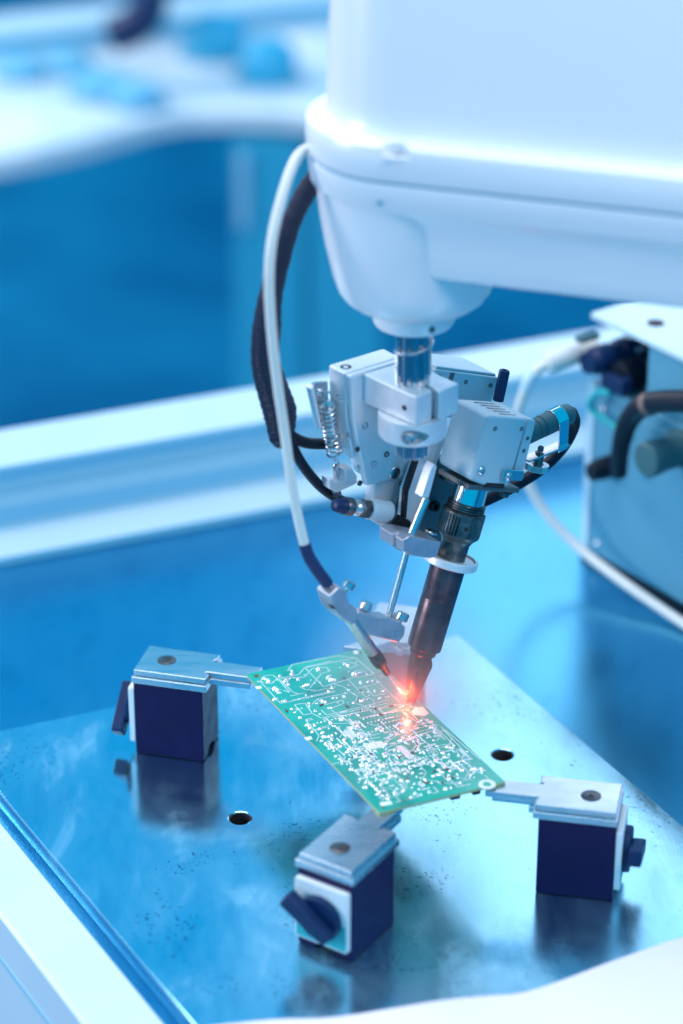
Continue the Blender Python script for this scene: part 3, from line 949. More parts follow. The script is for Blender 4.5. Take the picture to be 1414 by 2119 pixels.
HWD, HLN = 32.0, 69.7
corner = [pc(-HWD, -HLN), pc(HWD, -HLN), pc(HWD, HLN), pc(-HWD, HLN)]
brd = curve_plate('circuit_board', [(c.x, c.y) for c in corner],
                  [((pc(-27.8, -66.0)).x, (pc(-27.8, -66.0)).y, 1.7), (pc(28.4, -66.6).x, pc(28.4, -66.6).y, 1.1), (pc(-28.5, 66.6).x, pc(-28.5, 66.6).y, 1.0)],
                  48.6, 50.0, M['mask_green'], origin=(14.2, -324.4, 48.6))
tag(brd, 'green printed circuit board with white solder joints held level by magnetic bases', 'circuit board')
brd.data.materials.append(M['board_edge'])
for pl_ in brd.data.polygons:
    if abs(pl_.normal.z) < 0.5:
        pl_.material_index = 1

lines = [
    [(-12.18, -64.41), (-7.42, -69.08), (16.37, -68.1), (23.88, -62.4), (24.56, -43.62), (14.22, -45.15), (-3.4, -43.06), (-3.11, -63.71), (23.65, -62.51)],
    [(-20.04, -59.5), (-8.87, -58.73), (-2.88, -64.18), (11.73, -64.44)],
    [(-17.79, -58.48), (-7.2, -55.38), (-0.62, -61.45), (6.65, -59.87), (6.16, -55.55), (1.62, -55.34), (-9.67, -44.78)],
    [(-28.57, -60.56), (-24.81, -64.46), (-20.75, -63.76), (-20.04, -59.5), (-24.94, -56.13), (-27.88, -58.57), (-28.57, -60.56)],
    [(-28.79, -60.1), (-29.25, -36.96), (-16.55, -36.34), (-0.64, -36.5)],
    [(-28.93, -53.48), (-22.73, -48.25), (-20.6, -44.2), (-20.04, -59.5)],
    [(-19.37, -59.76), (-19.13, -44.42), (-17.25, -41.58), (-7.88, -40.66), (-0.26, -40.53)],
    [(-23.83, -33.1), (-18.52, -32.33), (-19.77, -22.11), (-17.76, -16.39), (-1.04, -16.33), (16.86, -16.13)],
    [(-23.83, -33.1), (-24.16, -22.48), (-19.77, -22.11)],
    [(-14.5, -22.95), (-14.26, -18.01), (3.62, -17.99), (18.34, -18.94)],
    [(-9.21, -22.71), (-1.67, -24.72), (-0.99, -27.67), (-11.42, -26.95), (-11.44, -33.48), (-15.86, -30.04)],
    [(2.45, -43.2), (5.57, -39.01), (5.97, -33.3), (7.27, -28.31), (5.01, -24.96), (1.88, -23.11), (5.85, -19.15), (6.67, -11.23)],
    [(15.34, -60.51), (19.46, -59.8), (21.68, -55.37), (16.63, -54.23)],
    [(14.73, -49.42), (18.86, -50.95), (21.34, -49.26), (21.48, -44.12)],
    [(10.59, -44.54), (10.39, -26.9), (12.56, -21.55), (7.1, -9.97)],
    [(-16, -15.6), (-15.76, -9.65), (-7.22, -6.32), (-10.09, -20.95)],
    [(11.83, -35.07), (23.58, -35.32), (22.77, -40.16), (22.7, -12.62), (19.96, -9.53)],
    [(-1.27, -14.28), (-1.07, -8.85), (12.57, -8.57), (18.62, -9.06)],
    [(10.24, -13.92), (11.5, -7.98)],
    [(15, -35.86), (14.4, -25.09), (21.59, -25.14)],
    [(-21.69, -41.4), (1.98, -40.63)],
    [(-22.54, -37.41), (-0.73, -37.42)],
    [(-11.44, -33.48), (4.62, -32.81)],
    [(-13.7, -47.71), (-12.58, -44.44), (-6.98, -40.25)],
    [(5.23, -14.2), (23.45, -12.45), (26.53, -9.98), (23.14, -7.73), (20.24, -7.42), (2.31, -8.55)],
    [(20.24, -7.42), (19.26, -2.5), (20.96, 1.47), (21.54, 6.5), (24.37, 8.31)],
    [(16.96, 3.38), (17.11, 7.67), (20.36, 10.72), (27.18, 11.17)],
    [(-10.17, 15.65), (-1.53, 16.46), (5.44, 13.39), (10.51, 8.37), (9.47, 3.69)],
    [(-3.27, 20.81), (8, 18.7), (14.16, 14.21), (26.03, 13.28), (26.09, 20.64), (21.41, 24.76)],
    [(7.78, 19.12), (14.1, 18.35), (17.64, 15.78), (24.2, 16.65)],
    [(12.11, 20.56), (16.67, 21.58), (16.68, 34.43)],
    [(16.65, 22.61), (15.62, 33.44), (12.54, 37.13)],
    [(2.33, 22.32), (1.81, 36.32), (9.12, 35.58)],
    [(4.06, 22.08), (3.54, 35.08)],
    [(26.9, 13.68), (26.7, 42.51), (23.68, 42.16), (26, 35.06)],
    [(29.55, 13.82), (27.96, 44.1)],
    [(29.91, 17.14), (31.34, 47.64)],
    [(21.34, 28.85), (26.54, 30.17), (27.51, 44.9)],
    [(-32.58, 23.75), (-22.1, 23.69), (-13.96, 22.09)],
    [(-14.44, -4.1), (-15.53, 5.36), (-3.87, 6.12)],
    [(-19.61, 9.79), (-19.53, 20.46), (-2.41, 19.34)],
    [(-25.49, -17.34), (-26.08, -2.11), (-29.39, 1.79)],
    [(-10.66, -4.22), (-10.64, 6.67)],
    [(-6.87, -6.17), (-6.89, 10.16), (-1.25, 10.91)],
    [(-15.42, 28.46), (-12.06, 37.79), (-17.19, 41.51)],
    [(-24.93, 34.57), (-18.33, 34.09), (-18.28, 41.87)],
]
tr = MB()


def flat_line(mb, p, w, z0=0.02, z1=0.09):
    for a, b in zip(p[:-1], p[1:]):
        a, b = V((a[0], a[1], 0)), V((b[0], b[1], 0))
        d = b - a
        if d.length < 0.05:
            continue
        d.normalize()
        s = V((-d.y, d.x, 0)) * (w / 2)
        e = d * (w * 0.4)
        q = [a - e + s, a - e - s, b + e - s, b + e + s]
        mb.add([pc(x.x, x.y, z1) for x in q] + [pc(x.x, x.y, z0) for x in q], [(0, 1, 2, 3), (0, 4, 5, 1), (1, 5, 6, 2), (2, 6, 7, 3), (3, 7, 4, 0)])


for ln_ in lines:
    flat_line(tr, ln_, 0.42)
# denser routing in the near half of the board
for i in range(58):
    u0, v0 = rnd.uniform(-27, 27), rnd.uniform(-2, 62)
    p = [(u0, v0)]
    ang = rnd.choice((0, math.pi / 2, math.pi / 4, -math.pi / 4, math.pi / 2))
    for k in range(rnd.choice((1, 2, 3))):
        l_ = rnd.uniform(3, 11)
        u0 = max(-29, min(29, u0 + l_ * math.cos(ang)))
        v0 = max(-6, min(65, v0 + l_ * math.sin(ang)))
        p.append((u0, v0))
        ang += rnd.choice((-1, 1)) * math.pi / 4
    flat_line(tr, p, rnd.choice((0.34, 0.42, 0.6)), 0.02, 0.085)
t_ = obj('copper_trace', tr, M['copper_line'], brd)
t_['kind'] = 'stuff'


def pad(poly, material, z=0.1, name='pad'):
    mb = MB().prism(poly, lambda u, v, n: pc(u, v, n), 0.02, z)
    return obj(name, mb, material, brd)


pad([(23.75, -4.76), (27, -6.74), (30.59, -5.76), (30.22, 0.52), (27.39, 1.71), (23.01, -1.34)], M['silk'], 0.14)
pad([(25.63, -69.14), (27.8, -68.97), (27.64, -65.91), (25.24, -66.18)], M['silk'])
pad([(-33.51, -56.44), (-30.53, -56.42), (-30.71, -53.74), (-33.61, -53.94)], M['silk'])
pad([(-33.29, -3.11), (-29.89, -3.23), (-30.2, -0.46), (-33.42, -0.37)], M['silk'])
pad([(-28.04, 62.34), (-23, 62.96), (-23.16, 65.79), (-28.72, 65.35)], M['silk'])
pad([(-11.38, 13.5), (-2.01, 14.16), (-1.84, 19.15), (-11.93, 19.04)], M['silk'], 0.13)
pad([(-14.8, -0.63), (-9.9, -2.05), (-9.89, 6.1), (-14.02, 6.04)], M['copper_line'], 0.12)
pad([(1.71, 21.2), (4.7, 21.66), (4.6, 34), (1.62, 34.4)], M['copper_line'], 0.12)
ring = []
rc = (24.42, 68.18)
mb = MB().lathe(pc(rc[0] - 1.0, rc[1] + 0.3, 0), ZV, [(0.02, 2.0), (0.35, 2.1), (0.55, 2.5), (0.55, 3.5), (0.3, 4.0), (0.02, 4.1)], 36, caps=False)
obj('mounting_ring', mb, M['silk'], brd)
# short printed reference marks beside the joints, as flat strokes
sk = MB()
GLY = {'R': [((0, 0), (0, 1)), ((0, 1), (.6, .9)), ((.6, .9), (.6, .55)), ((.6, .55), (0, .5)), ((.2, .5), (.6, 0))],
       'C': [((.6, 1), (0, .9)), ((0, .9), (0, .1)), ((0, .1), (.6, 0))], 'D': [((0, 0), (0, 1)), ((0, 1), (.6, .7)), ((.6, .7), (.6, .3)), ((.6, .3), (0, 0))],
       '1': [((.3, 0), (.3, 1))], '2': [((0, 1), (.6, .9)), ((.6, .9), (0, 0)), ((0, 0), (.6, 0))], '3': [((0, 1), (.6, 1)), ((.6, 1), (.2, .5)), ((.2, .5), (.6, .2)), ((.6, .2), (0, 0))],
       '7': [((0, 1), (.6, 1)), ((.6, 1), (.2, 0))], '4': [((.5, 0), (.5, 1)), ((.5, 1), (0, .35)), ((0, .35), (.7, .35))]}
for (u, v), txt in zip([(-25.19, -16.56), (-17.53, -13.63), (-12.27, -13.91), (-30.12, -59.58), (-25.09, -27.73), (25.49, -40.05), (-21.24, -7.18), (-25.75, -6.49)],
                       ['R72', 'R3', 'C12', 'D4', 'R14', 'C3', 'R27', 'R71']):
    for k, ch in enumerate(txt):
        for a, b in GLY[ch]:
            flat_line(sk, [(u + k * 1.2 + a[0] * 1.3, v - a[1] * 1.7), (u + k * 1.2 + b[0] * 1.3, v - b[1] * 1.7)], 0.26, 0.02, 0.07)
s_ = obj('reference_print', sk, M['silk'], brd)
s_['kind'] = 'stuff'

# solder joints: domes sharing three meshes
JM = []
for i in range(4):
    mb = MB()
    r2 = random.Random(40 + i)
    prof = [(0.0, 1.0), (0.18, 0.93), (0.42, 0.66), (0.62, 0.40), (0.85, 0.2), (0.92, 0.05)] if i < 2 else [(0.0, 1.0), (0.25, 0.9), (0.5, 0.6), (0.62, 0.25), (0.64, 0.05)]
    mb.lathe((0, 0, 0), (0, 0, 1), prof, 12)
    for vtx in mb.v:
        vtx.x *= 1 + r2.uniform(-0.10, 0.10)
        vtx.y *= (1 if i % 2 else 1.3) + r2.uniform(-0.10, 0.10)
        vtx.z *= 1 + r2.uniform(-0.15, 0.15)
    me = bpy.data.meshes.new('solder_joint')
    me.from_pydata([tuple(p * MM) for p in mb.v], [], mb.f)
    finish(me, M['tin'], 50)
    JM.append(me)
spots = [
    [(-25.44, -60.82), (-25.19, -58.47), (-25.9, -62.15), (-24.9, -51.66), (-25.09, -48.99), (-26, -50.5), (-25.29, -46.32), (-29.88, -41.27), (-27.42, -38.52), (-26.08, -37.92), (-17.55, -55.02), (-17.75, -51.76), (-10.37, -63.59), (-11.49, -60.7), (-17.81, -61.3), (-11.03, -54.31), (-11.69, -47.36), (-9.9, -47.66), (2.1, -59.09), (1.88, -60.32), (3.16, -48.46), (2.72, -49.78), (3.37, -46.68), (16.24, -58.97), (16.9, -56.96), (16.07, -47.69), (17.9, -47.99)],
    [(-14.79, -38.83), (-3.19, -37.98), (-0.04, -39.88), (-10.1, -30.7), (-9.21, -29.21), (-4.1, -31.26), (-2.54, -30.56), (1.25, -30.48), (-16.97, -31.08), (-17.84, -28.77), (-13.64, -29.58), (-10.31, -23.21), (-9.21, -22.71), (-17.37, -23.7), (-16.69, -20.18), (-26.87, -29.61), (-26.83, -26.37), (-26.98, -20.56), (-26.68, -13.53), (-26.87, -10.45), (-23.75, -11.36), (-23.54, -3.7), (-27.47, -6.52), (-10.07, -11.32), (-16.19, -9.84), (-15.96, -7.1), (-0.84, -11.41), (6.84, -30.7), (2.32, -22.91)],
    [(9.9, -23.3), (6.55, -23.18), (7.67, -23.22), (14.01, -29.66), (17.15, -29.35), (18.66, -38.66), (20.69, -38.3), (22.47, -36.38), (14.59, -38.83), (-6.57, -5.5), (-9.19, -1.41), (-5.91, -2.56), (-17.19, 5.93), (-21.68, 10.61), (-21.12, 1.04), (-17.88, -0.62), (-24.8, -0.1), (-21.99, 0.65), (-27.35, 2.89), (-26.67, 5.78), (-22.6, 4), (-10.05, 10.71), (16.15, -22.11), (21.18, -27.53), (8.49, -16.87)],
    [(22.52, -10.7), (21.18, -10.23), (13.43, 3.37), (14.29, 4.82), (12.33, 3.4), (3.33, 3.03), (1.58, 3.29), (24, 4.97), (22.43, 5.85), (26.86, 5.73), (23.66, 10.63), (26.95, 11.59), (24.18, 17.69), (17.17, 17.65), (6.49, 17.5), (13.16, 23.1), (20.34, 23.76), (19.59, 29.09), (24.73, 33.46), (13.28, 30.85), (-0.7, 25.04), (-2.65, 28.24), (-6.73, 27.41), (7.8, 38.02), (29.6, 39.24), (25.35, 44.94), (23.86, 54.31), (26.21, 54.87), (26.34, 58.41)],
    [(9.46, 43.8), (9.84, 47.97), (10.01, 51.04), (18.27, 43.25), (18.65, 45.94), (18.81, 49.03), (18.99, 51.11), (20.51, 38.19), (15.29, 55.4), (-7.8, 51.39), (-2.95, 54.07), (-3.4, 63.63), (4.37, 64.23), (7.11, 64.49), (13.06, 62.29), (5.11, 51.8), (1.57, 40.24), (-1.2, 40.98), (-7.16, 34.28), (-11.85, 34.17), (-15.28, 27.59), (-17.39, 31.67), (-10.98, 45.52), (-17.65, 58.16), (-13.05, 57.33), (-13.03, 64.12), (-10.11, 62.54), (-8.43, 64.26)],
    [(-26.85, -20.72), (-26.92, -10.2), (-26.95, -12.95), (-23.73, -11.5), (-23.47, -3.64), (-22.94, -7.49), (-15.98, -10.28), (-15.96, -7.07), (-10.1, -10.84), (-5.93, -6.2), (-8.58, -1), (-20.99, 0.64), (-24.18, 0.55), (-27.14, 2.81), (-22.46, 4.03), (-18, -0.72), (-17.21, 5.95), (-22.02, 10.92), (-26.73, 5.68), (-27.42, 10.71), (-26.28, 13), (-27.11, 20.99), (-27.51, 18.17), (-9.89, 10.6), (-9.14, 4.64), (-13.28, 4.58), (-20.86, 16.77), (-19.16, 21.51), (-14.68, 27.04), (-17.81, 29.55), (-17.43, 31.47)],
    [(-24.47, 43.35), (-24.26, 46), (-24.05, 48.64), (-24.02, 51.61), (-23.99, 54.57), (-23.96, 57.52), (-23.57, 60.2), (-22.84, 60.95), (-17.63, 58.28), (-12.92, 57.46), (-12.72, 63.85), (-7.83, 51.29), (-6.71, 27.57), (-6.9, 34.05), (-0.75, 24.97), (-2.44, 28.18), (6.24, 17.89), (-12.07, 34.32), (-16.85, 35.63), (-22.33, 38.32), (-10.76, 45.27), (-5.81, 44.93), (-1.38, 41.75), (-20.05, 48.75), (-19.73, 43.78)],
]
SP = [p for s in spots for p in s if abs(p[0]) < 30.5 and abs(p[1]) < 68]
for i in range(900):
    if len(SP) >= 298:
        break
    u, v = rnd.uniform(-28, 28), rnd.uniform(4, 60)
    u, v = round(u / 1.27) * 1.27, round(v / 1.27) * 1.27
    if min((u - a) ** 2 + (v - b) ** 2 for a, b in SP) > 2.0:
        SP.append((u, v))
for i, (u, v) in enumerate(SP):
    o = bpy.data.objects.new('solder_joint', JM[rnd.randrange(4)])
    COL.objects.link(o)
    o.parent = brd
    o.location = (pc(u, v, 0.02) - V((14.2, -324.4, 48.6))) * MM
    s = rnd.choice((0.62, 0.7, 0.8, 0.92, 1.1)) * (1.3 if v < -40 else 1.0)
    o.scale = (s, s * rnd.uniform(0.85, 1.35), s * rnd.uniform(0.8, 1.25))
    o.rotation_euler = (0, 0, rnd.uniform(0, 6.28))
# the many small joints, vias and pads between them
fine = MB()
jp = []
for i in range(30):                      # pin rows of connectors and chips
    u, v = round(rnd.uniform(-27, 20) / 1.27) * 1.27, round(rnd.triangular(-34, 60, 30) / 1.27) * 1.27
    du, dv = rnd.choice(((1.27, 0), (0, 1.27), (0, 1.9), (1.9, 0)))
    for k in range(rnd.randint(5, 12)):
        jp.append((u + du * k, v + dv * k, 0.5))
        if i % 2:
            jp.append((u + du * k + (4.5 if dv else 0), v + dv * k + (4.5 if du else 0), 0.5))
for i in range(110):
    jp.append((rnd.uniform(-28.5, 29), rnd.uniform(-62, 64), rnd.uniform(0.3, 0.55)))
for u, v, r_ in jp:
    if abs(u) < 29.5 and v < 66:
        fine.lathe(pc(u, v, 0.02), ZV, [(0, r_), (0.2, r_ * 0.85), (0.38, r_ * 0.3)], 7)
f_ = obj('small_joint', fine, M['tin'], brd, angle=60)
f_['kind'] = 'stuff'
fine = MB()
for i in range(100):
    u, v = rnd.uniform(-27, 28), rnd.triangular(-25, 63, 36)
    a = rnd.choice((0, math.pi / 2))
    l_ = rnd.uniform(0.8, 3.6)
    flat_line(fine, [(u, v), (u + l_ * math.cos(a), v + l_ * math.sin(a))], rnd.uniform(0.7, 1.5), 0.02, 0.10 + 0.0004 * i)
f_ = obj('small_pad', fine, M['copper_line'], brd)
f_['kind'] = 'stuff'
# clipped leads with red lacquer, and parts soldered in from below
for (u, v) in [(-12.4, -27.17), (-1.91, -21.03), (9.25, -46.27), (10.9, -32.17), (2.05, -14.93), (9.12, -13.35), (-29.85, -29.02), (9.06, -7.47)] + [(8.93, -7.7), (17.2, -12.57), (9.21, -13.48), (11.42, 23.34), (5.51, 30.4), (-1.16, 30.94), (-11.87, 24.07), (-18.62, 38.1), (6.84, 48.61), (11.86, 56.82), (5.68, 58.96), (-1.06, 55.91), (13.24, 49.51), (-7.17, 49.21)]:
    a = rnd.uniform(0, 3.14)
    d = PE1 * math.cos(a) + PE2 * math.sin(a)
    c = pc(u, v, 0.35)
    obj('lead_stub', MB().box(c, (rnd.uniform(0.7, 1.3), 0.32, 0.3), (d, ZV.cross(d), ZV)), M['flux_red'], brd, bevel=0.1)
for (u, v, w, l_, h, mt) in ((-14, -50, 6, 9, 7, 'black_rubber'), (4, -30, 8, 8, 9, 'ceramic'), (-16, -12, 5, 10, 6, 'blue_plastic'), (12, 6, 9, 6, 8, 'black_rubber'), (-8, 28, 7, 12, 8, 'black_rubber'), (16, 40, 6, 6, 9, 'ceramic'), (-20, 52, 6, 8, 6, 'blue_plastic'), (10, 62, 5, 4.2, 6, 'flux_red'), (20, 64, 4, 3.4, 5, 'black_rubber'), (-29.5, -47, 1.6, 2.5, 2.6, 'ceramic'), (-29.6, -36, 1.8, 1.6, 2.4, 'black_rubber'), (-29.8, -20, 1.6, 2.4, 1.8, 'ceramic')):
    obj('component', MB().box(pc(u, v, -1.45 - h / 2), (w / 2, l_ / 2, h / 2), (PE1, PE2, ZV)), M[mt], brd, bevel=0.6)


# ------------------------------------------------------------------ magnetic bases
def magnetic_base(label, centre, heading, arm_len, knob_turn, arm_skew=0.0, half_width=13.2):
    """centre of the block on the plate; heading: direction from the knob towards the arm"""
    root = thing('magnetic_base', (centre[0], centre[1], 0), label, 'magnetic base', 'magnetic bases holding the circuit board')
    X = V((math.cos(heading), math.sin(heading), 0))
    Y = V((-math.sin(heading), math.cos(heading), 0))
    O_ = V((centre[0], centre[1], 0))

    def q(u, v, n):
        return O_ + X * u + Y * v + ZV * n

    Lb, Wb, Hb = 18.0, half_width, 41.5
    arch = [(-Wb, 0.3), (-5.5, 0.3), (-4.2, 2.4), (-1.5, 3.4), (1.5, 3.4), (4.2, 2.4), (5.5, 0.3), (Wb, 0.3), (Wb, Hb), (-Wb, Hb)]
    obj('block', MB().prism(arch, lambda u, v, n: q(n, u, v), -Lb, Lb), M['navy_paint'], root, bevel=0.7)
    obj('lower_plate', MB().prism([(-Lb - 0.4, -Wb - 1), (Lb + 2.6, -Wb - 1), (Lb + 2.6, Wb + 1), (-Lb - 0.4, Wb + 1)], q, 41.6, 45.2), M['arm_steel'], root, bevel=0.5)
    w0 = Wb - 0.6
    sk_ = math.tan(arm_skew)
    e = Lb + 2.0
    obj('top_arm', MB().prism([(-Lb + 0.4, -w0), (e, -w0), (e, -6.6), (e - 1.8, -6.6), (e - 1.8, -5.4), (e + arm_len, -5.4 + sk_ * arm_len), (e + arm_len, 6.0 + sk_ * arm_len), (e - 1.2, 6.0), (e - 1.2, 7.4), (e, 7.4), (e, w0), (-Lb + 0.4, w0)], q, 45.25, 48.5), M['arm_steel'], root, bevel=0.5)
    obj('arm_rib', MB().prism([(e - 2, -6.2), (e + arm_len - 3, -6.2 + sk_ * arm_len), (e + arm_len - 3, 4 + sk_ * arm_len), (e - 2, 4)], q, 41.9, 45.2), M['arm_steel'], root, bevel=0.4)
    obj('arm_pin', MB().box(q(e + 1.4, 8.6, 43.6), (1.6, 1.6, 1.6), (X, Y, ZV)), M['arm_steel'], root, bevel=0.3)
    fs_ = obj('flat_screw', MB().lathe(q(-4.5, 0.5, 48.2), ZV, [(0, 4.3), (0.42, 4.3), (0.5, 4.1)], 32), M['dark_steel'], root)
    for k_ in (0.3, 0.3 + math.pi / 2):
        d = X * math.cos(k_) + Y * math.sin(k_)
        obj('screw_cross', MB().box(q(-4.5, 0.5, 48.72), (1.7, 0.4, 0.06 + 0.01 * (k_ > 1)), (d, ZV.cross(d), ZV)), M['hole_shade'], fs_)
    obj('screw_gap', MB().lathe(q(-4.5, 0.5, 48.45), ZV, [(0, 4.75), (0.12, 4.75), (0.12, 4.3), (0, 4.3)], 32, caps=False), M['hole_shade'], fs_)
    # switch end: printed plate, round knob with a bar handle
    pl = [(-Wb + 1.2, 6.0), (Wb - 1.2, 6.0), (Wb - 0.4, 7.0), (Wb - 0.4, 37.0), (Wb - 1.2, 38.0), (-Wb + 1.2, 38.0), (-Wb + 0.4, 37.0), (-Wb + 0.4, 7.0)]
    sw_ = obj('switch_plate', MB().prism(pl, lambda u, v, n: q(n, u, v), -Lb - 3.0, -Lb + 0.1), M['label_white'], root, bevel=0.5)
    obj('coloured_field', MB().prism([(-Wb + 1.2, 7.0), (Wb - 1.2, 7.0), (Wb - 1.2, 20.5), (-Wb + 1.2, 20.5)], lambda u, v, n: q(n, u, v), -Lb - 3.06, -Lb - 2.9), M['label_teal'], sw_)
    kc = q(-Lb - 3.0, 0, 21.5)
    kn_ = obj('knob', MB().lathe(kc, -X, [(0, 11.0), (2.6, 11.0), (3.4, 10.4)], 40), M['blue_plastic'], root)
    d = Y * math.cos(knob_turn) + ZV * math.sin(knob_turn)
    s_ = d.cross(X)
    obj('handle', MB().prism([(-10.2, -3.2), (16.0, -4.2), (17.2, -3.3), (17.2, 3.3), (16.0, 4.2), (-10.2, 3.2)], lambda u, v, n: kc + d * u + s_ * v - X * n, 3.2, 9.4), M['blue_plastic'], kn_, bevel=0.9)
    return root


magnetic_base('navy magnetic base at the left, dark handle behind it, holding the far left board corner', (-83.5, -260.8), rad(-14.5), 24, rad(-138))
magnetic_base('blurred navy magnetic base in front, its dark knob and white and teal plate facing out', (2.2, -421.8), rad(57), 20, rad(33), rad(0), 14.4)
magnetic_base('navy magnetic base at the right with its blue knob handle sticking out to the side', (110.5, -381.5), rad(180 - 11.5), 24, rad(20))
magnetic_base('magnetic base half hidden behind the iron tip at the far corner of the board', (27.0, -219.0), rad(-105), 12, rad(60), rad(-48))

# ------------------------------------------------------------------ frame rails, guard and things behind
M['blue_shade'] = mat('pale_blue_shade', (0.30, 0.60, 0.76), 0.0, 0.5)  # for added rail strips: bluish shade of the rail fronts put into colour


def profile_rail(name, start, direction, side, length, z, label, outline, strips=()):
    """extruded profile: outline in (side, height)"""
    d, s = V(direction), V(side)
    root = thing(name, start, label, 'frame rail')
    st_ = V(start)
    obj('profile', MB().prism(outline, lambda u, v, n: st_ + s * u + ZV * v + d * n, 0, length), M['white_frame'], root, bevel=1.2)
    for (u0, v0, u1, v1) in strips:
        obj('face_strip', MB().prism([(u0, v0), (u1, v0), (u1, v1), (u0, v1)], lambda u, v, n: st_ + s * u + ZV * v + d * n, 2, length - 2), M['blue_shade'], root)
    return root


RD = V((0.924, 0.382, 0))
RN = V((-0.382, 0.924, 0))
rs = V((-199.0, -50.8, 0)) - RD * 120
profile_rail('rear_rail', rs, RD, RN, 760, 0, 'white stepped aluminium rail along the back of the table', [(0, -10), (0, -4), (34, -4), (34.5, 18.5), (36, 19.5), (36, 24), (34.5, 25), (34.5, 37), (84, 37), (84, -10)], [(33.2, 0, 34.35, 10), (33.6, 27, 34.4, 35)])
fs = V((-66.5, -500.6, 0)) + V((0.4955, -0.8686, 0)) * 180
profile_rail('front_rail', fs, TU, V((-0.8686, -0.4955, 0)), 620, 0, 'white aluminium rail along the near left edge of the table', [(0, -30), (0, -5), (1.2, -4), (30.0, -4), (31.2, -5.2), (31.2, -140), (0, -140)], [(31.1, -32, 31.6, -29)])

gd_ = [(-67.1, -505.8, 12), (-30.3, -499.2, 12), (-1.4, -497.2, 12), (40.7, -486.2, 12), (61.2, -482.8, 12), (77.9, -480.5, 12), (94.2, -472.6, 12), (111.1, -462.5, 12), (132.7, -450.2, 12), (152.8, -439.8, 12), (186, -427.4, 12), (174.5, -617.2, 12), (-1.3, -643.7, 12), (-66.5, -589.4, 12)]
gv = spline([V((p[0], p[1], 0)) for p in gd_[:11]], 4)
guard = obj('white_guard', MB().prism([(p.x, p.y) for p in gv] + [(p[0], p[1]) for p in gd_[11:]], lambda u, v, n: V((u, v, n)), 4, 12), M['cover_white'], bevel=2.0, seg=3)
tag(guard, 'white curved guard panel along the near edge of the table', 'guard panel')

# white bench behind, with clutter
bz = -120
bo = [(-394, 950.6, -120), (-324.9, 982, -120), (-246.6, 1033.9, -120), (-180.5, 1099.7, -120), (-128.8, 1122.3, -120), (-51.5, 1117.8, -120), (25.2, 1084.9, -120), (91.9, 1084.9, -120)]
bt = [(158, 1470.6, -120), (-220.8, 1489.7, -120), (-530.9, 1396.3, -120)]
bench = thing('workbench', (bo[3][0], bo[3][1], -320), 'white workbench top with rounded front edge in the far background', 'workbench')
fo = spline([V((p[0], p[1], 0)) for p in bo], 5)
top_poly = [(p.x, p.y) for p in fo] + [(p[0], p[1]) for p in bt]
obj('bench_top', MB().prism(top_poly, lambda u, v, n: V((u, v, n)), -145, -120), M['bench_white'], bench, bevel=6)
ca, cb_ = V((-112.6, 1141.2, -145)), V((45.1, 1121.7, -145))
cd_ = (cb_ - ca)
cd_.z = 0
cl_ = cd_.length
cd_.normalize()
cn_ = V((-cd_.y, cd_.x, 0))
M['cabinet_blue'] = mat('light_blue_cabinet', (0.03, 0.40, 0.58), 0.0, 0.45)
cabn = thing('bench_cabinet', (ca.x, ca.y, -750), 'light blue cabinet under the white bench behind the cable sleeve', 'cabinet')
obj('carcass', MB().prism([(0, 0), (cl_, 0), (cl_, 300), (0, 300)], lambda u, v, n: V((ca.x, ca.y, 0)) + cd_ * u + cn_ * v + ZV * n, -750, -145.2), M['cabinet_blue'], cabn, bevel=3)
for k in range(2):
    w_ = cl_ / 2
    dr_ = obj('door', MB().prism([(w_ * k + 3, -14), (w_ * (k + 1) - 3, -14), (w_ * (k + 1) - 3, -0.5), (w_ * k + 3, -0.5)], lambda u, v, n: V((ca.x, ca.y, 0)) + cd_ * u + cn_ * v + ZV * n, -740, -152), M['cabinet_blue'], cabn, bevel=2)
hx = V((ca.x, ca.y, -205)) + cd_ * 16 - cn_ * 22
obj('door_handle', MB().cyl(hx - ZV * 40, hx + ZV * 40, 7, 14, 2), M['blue_shade'], dr_)


def knob_at(p, r, label, material, h=26):
    o = thing('round_cap', (p[0], p[1], -120), label, 'cap', 'caps lying on the far bench')
    obj('cap_body', MB().lathe((p[0], p[1], -119.9), ZV, [(0, r), (h * 0.7, r), (h, r * 0.7)], 20), M[material], o)
    obj('cap_rim', MB().lathe((p[0], p[1], -119.8), ZV, [(0, r * 1.2), (4, r * 1.2), (5, r * 1.05)], 20), M['case_grey'], o)


M['pale_blue'] = mat('pale_blue_plastic', (0.16, 0.50, 0.70), 0.0, 0.5)
knob_at((-133.2, 1304.6, -120), 34, 'bright blue cap near the clear bag on the far bench', 'cyan_plastic', 40)
knob_at((-75.7, 1216.4, -120), 30, 'blue cap at the right end of the far bench', 'cyan_plastic', 40)
knob_at((-242.9, 1173.4, -120), 30, 'pale blue cap in the middle of the far bench', 'pale_blue', 20)
knob_at((-204.7, 1137.6, -120), 26, 'pale blue cap near the front edge of the far bench', 'pale_blue', 20)
knob_at((-285.3, 1249.1, -120), 26, 'pale blue cap toward the back of the far bench', 'pale_blue', 16)
knob_at((-332.8, 1232.7, -120), 26, 'pale blue cap at the left end of the far bench', 'pale_blue', 16)
fr0, fr1 = V((-416.2, 1264.5, -90)), V((-3.7, 1419.4, -90))
fd_ = (fr1 - fr0).normalized()
fn_ = V((-fd_.y, fd_.x, 0))
r_ = thing('far_rail', fr0, 'pale rail crossing the far background at the top left', 'frame rail')
obj('profile', MB().prism([(0, -120), (70, -120), (70, -92), (0, -92)], lambda u, v, n: fr0 * 1.0 + V((0, 0, -fr0.z)) + fn_ * u + ZV * v + fd_ * n, -100, (fr1 - fr0).length + 300), M['white_frame'], r_, bevel=3)
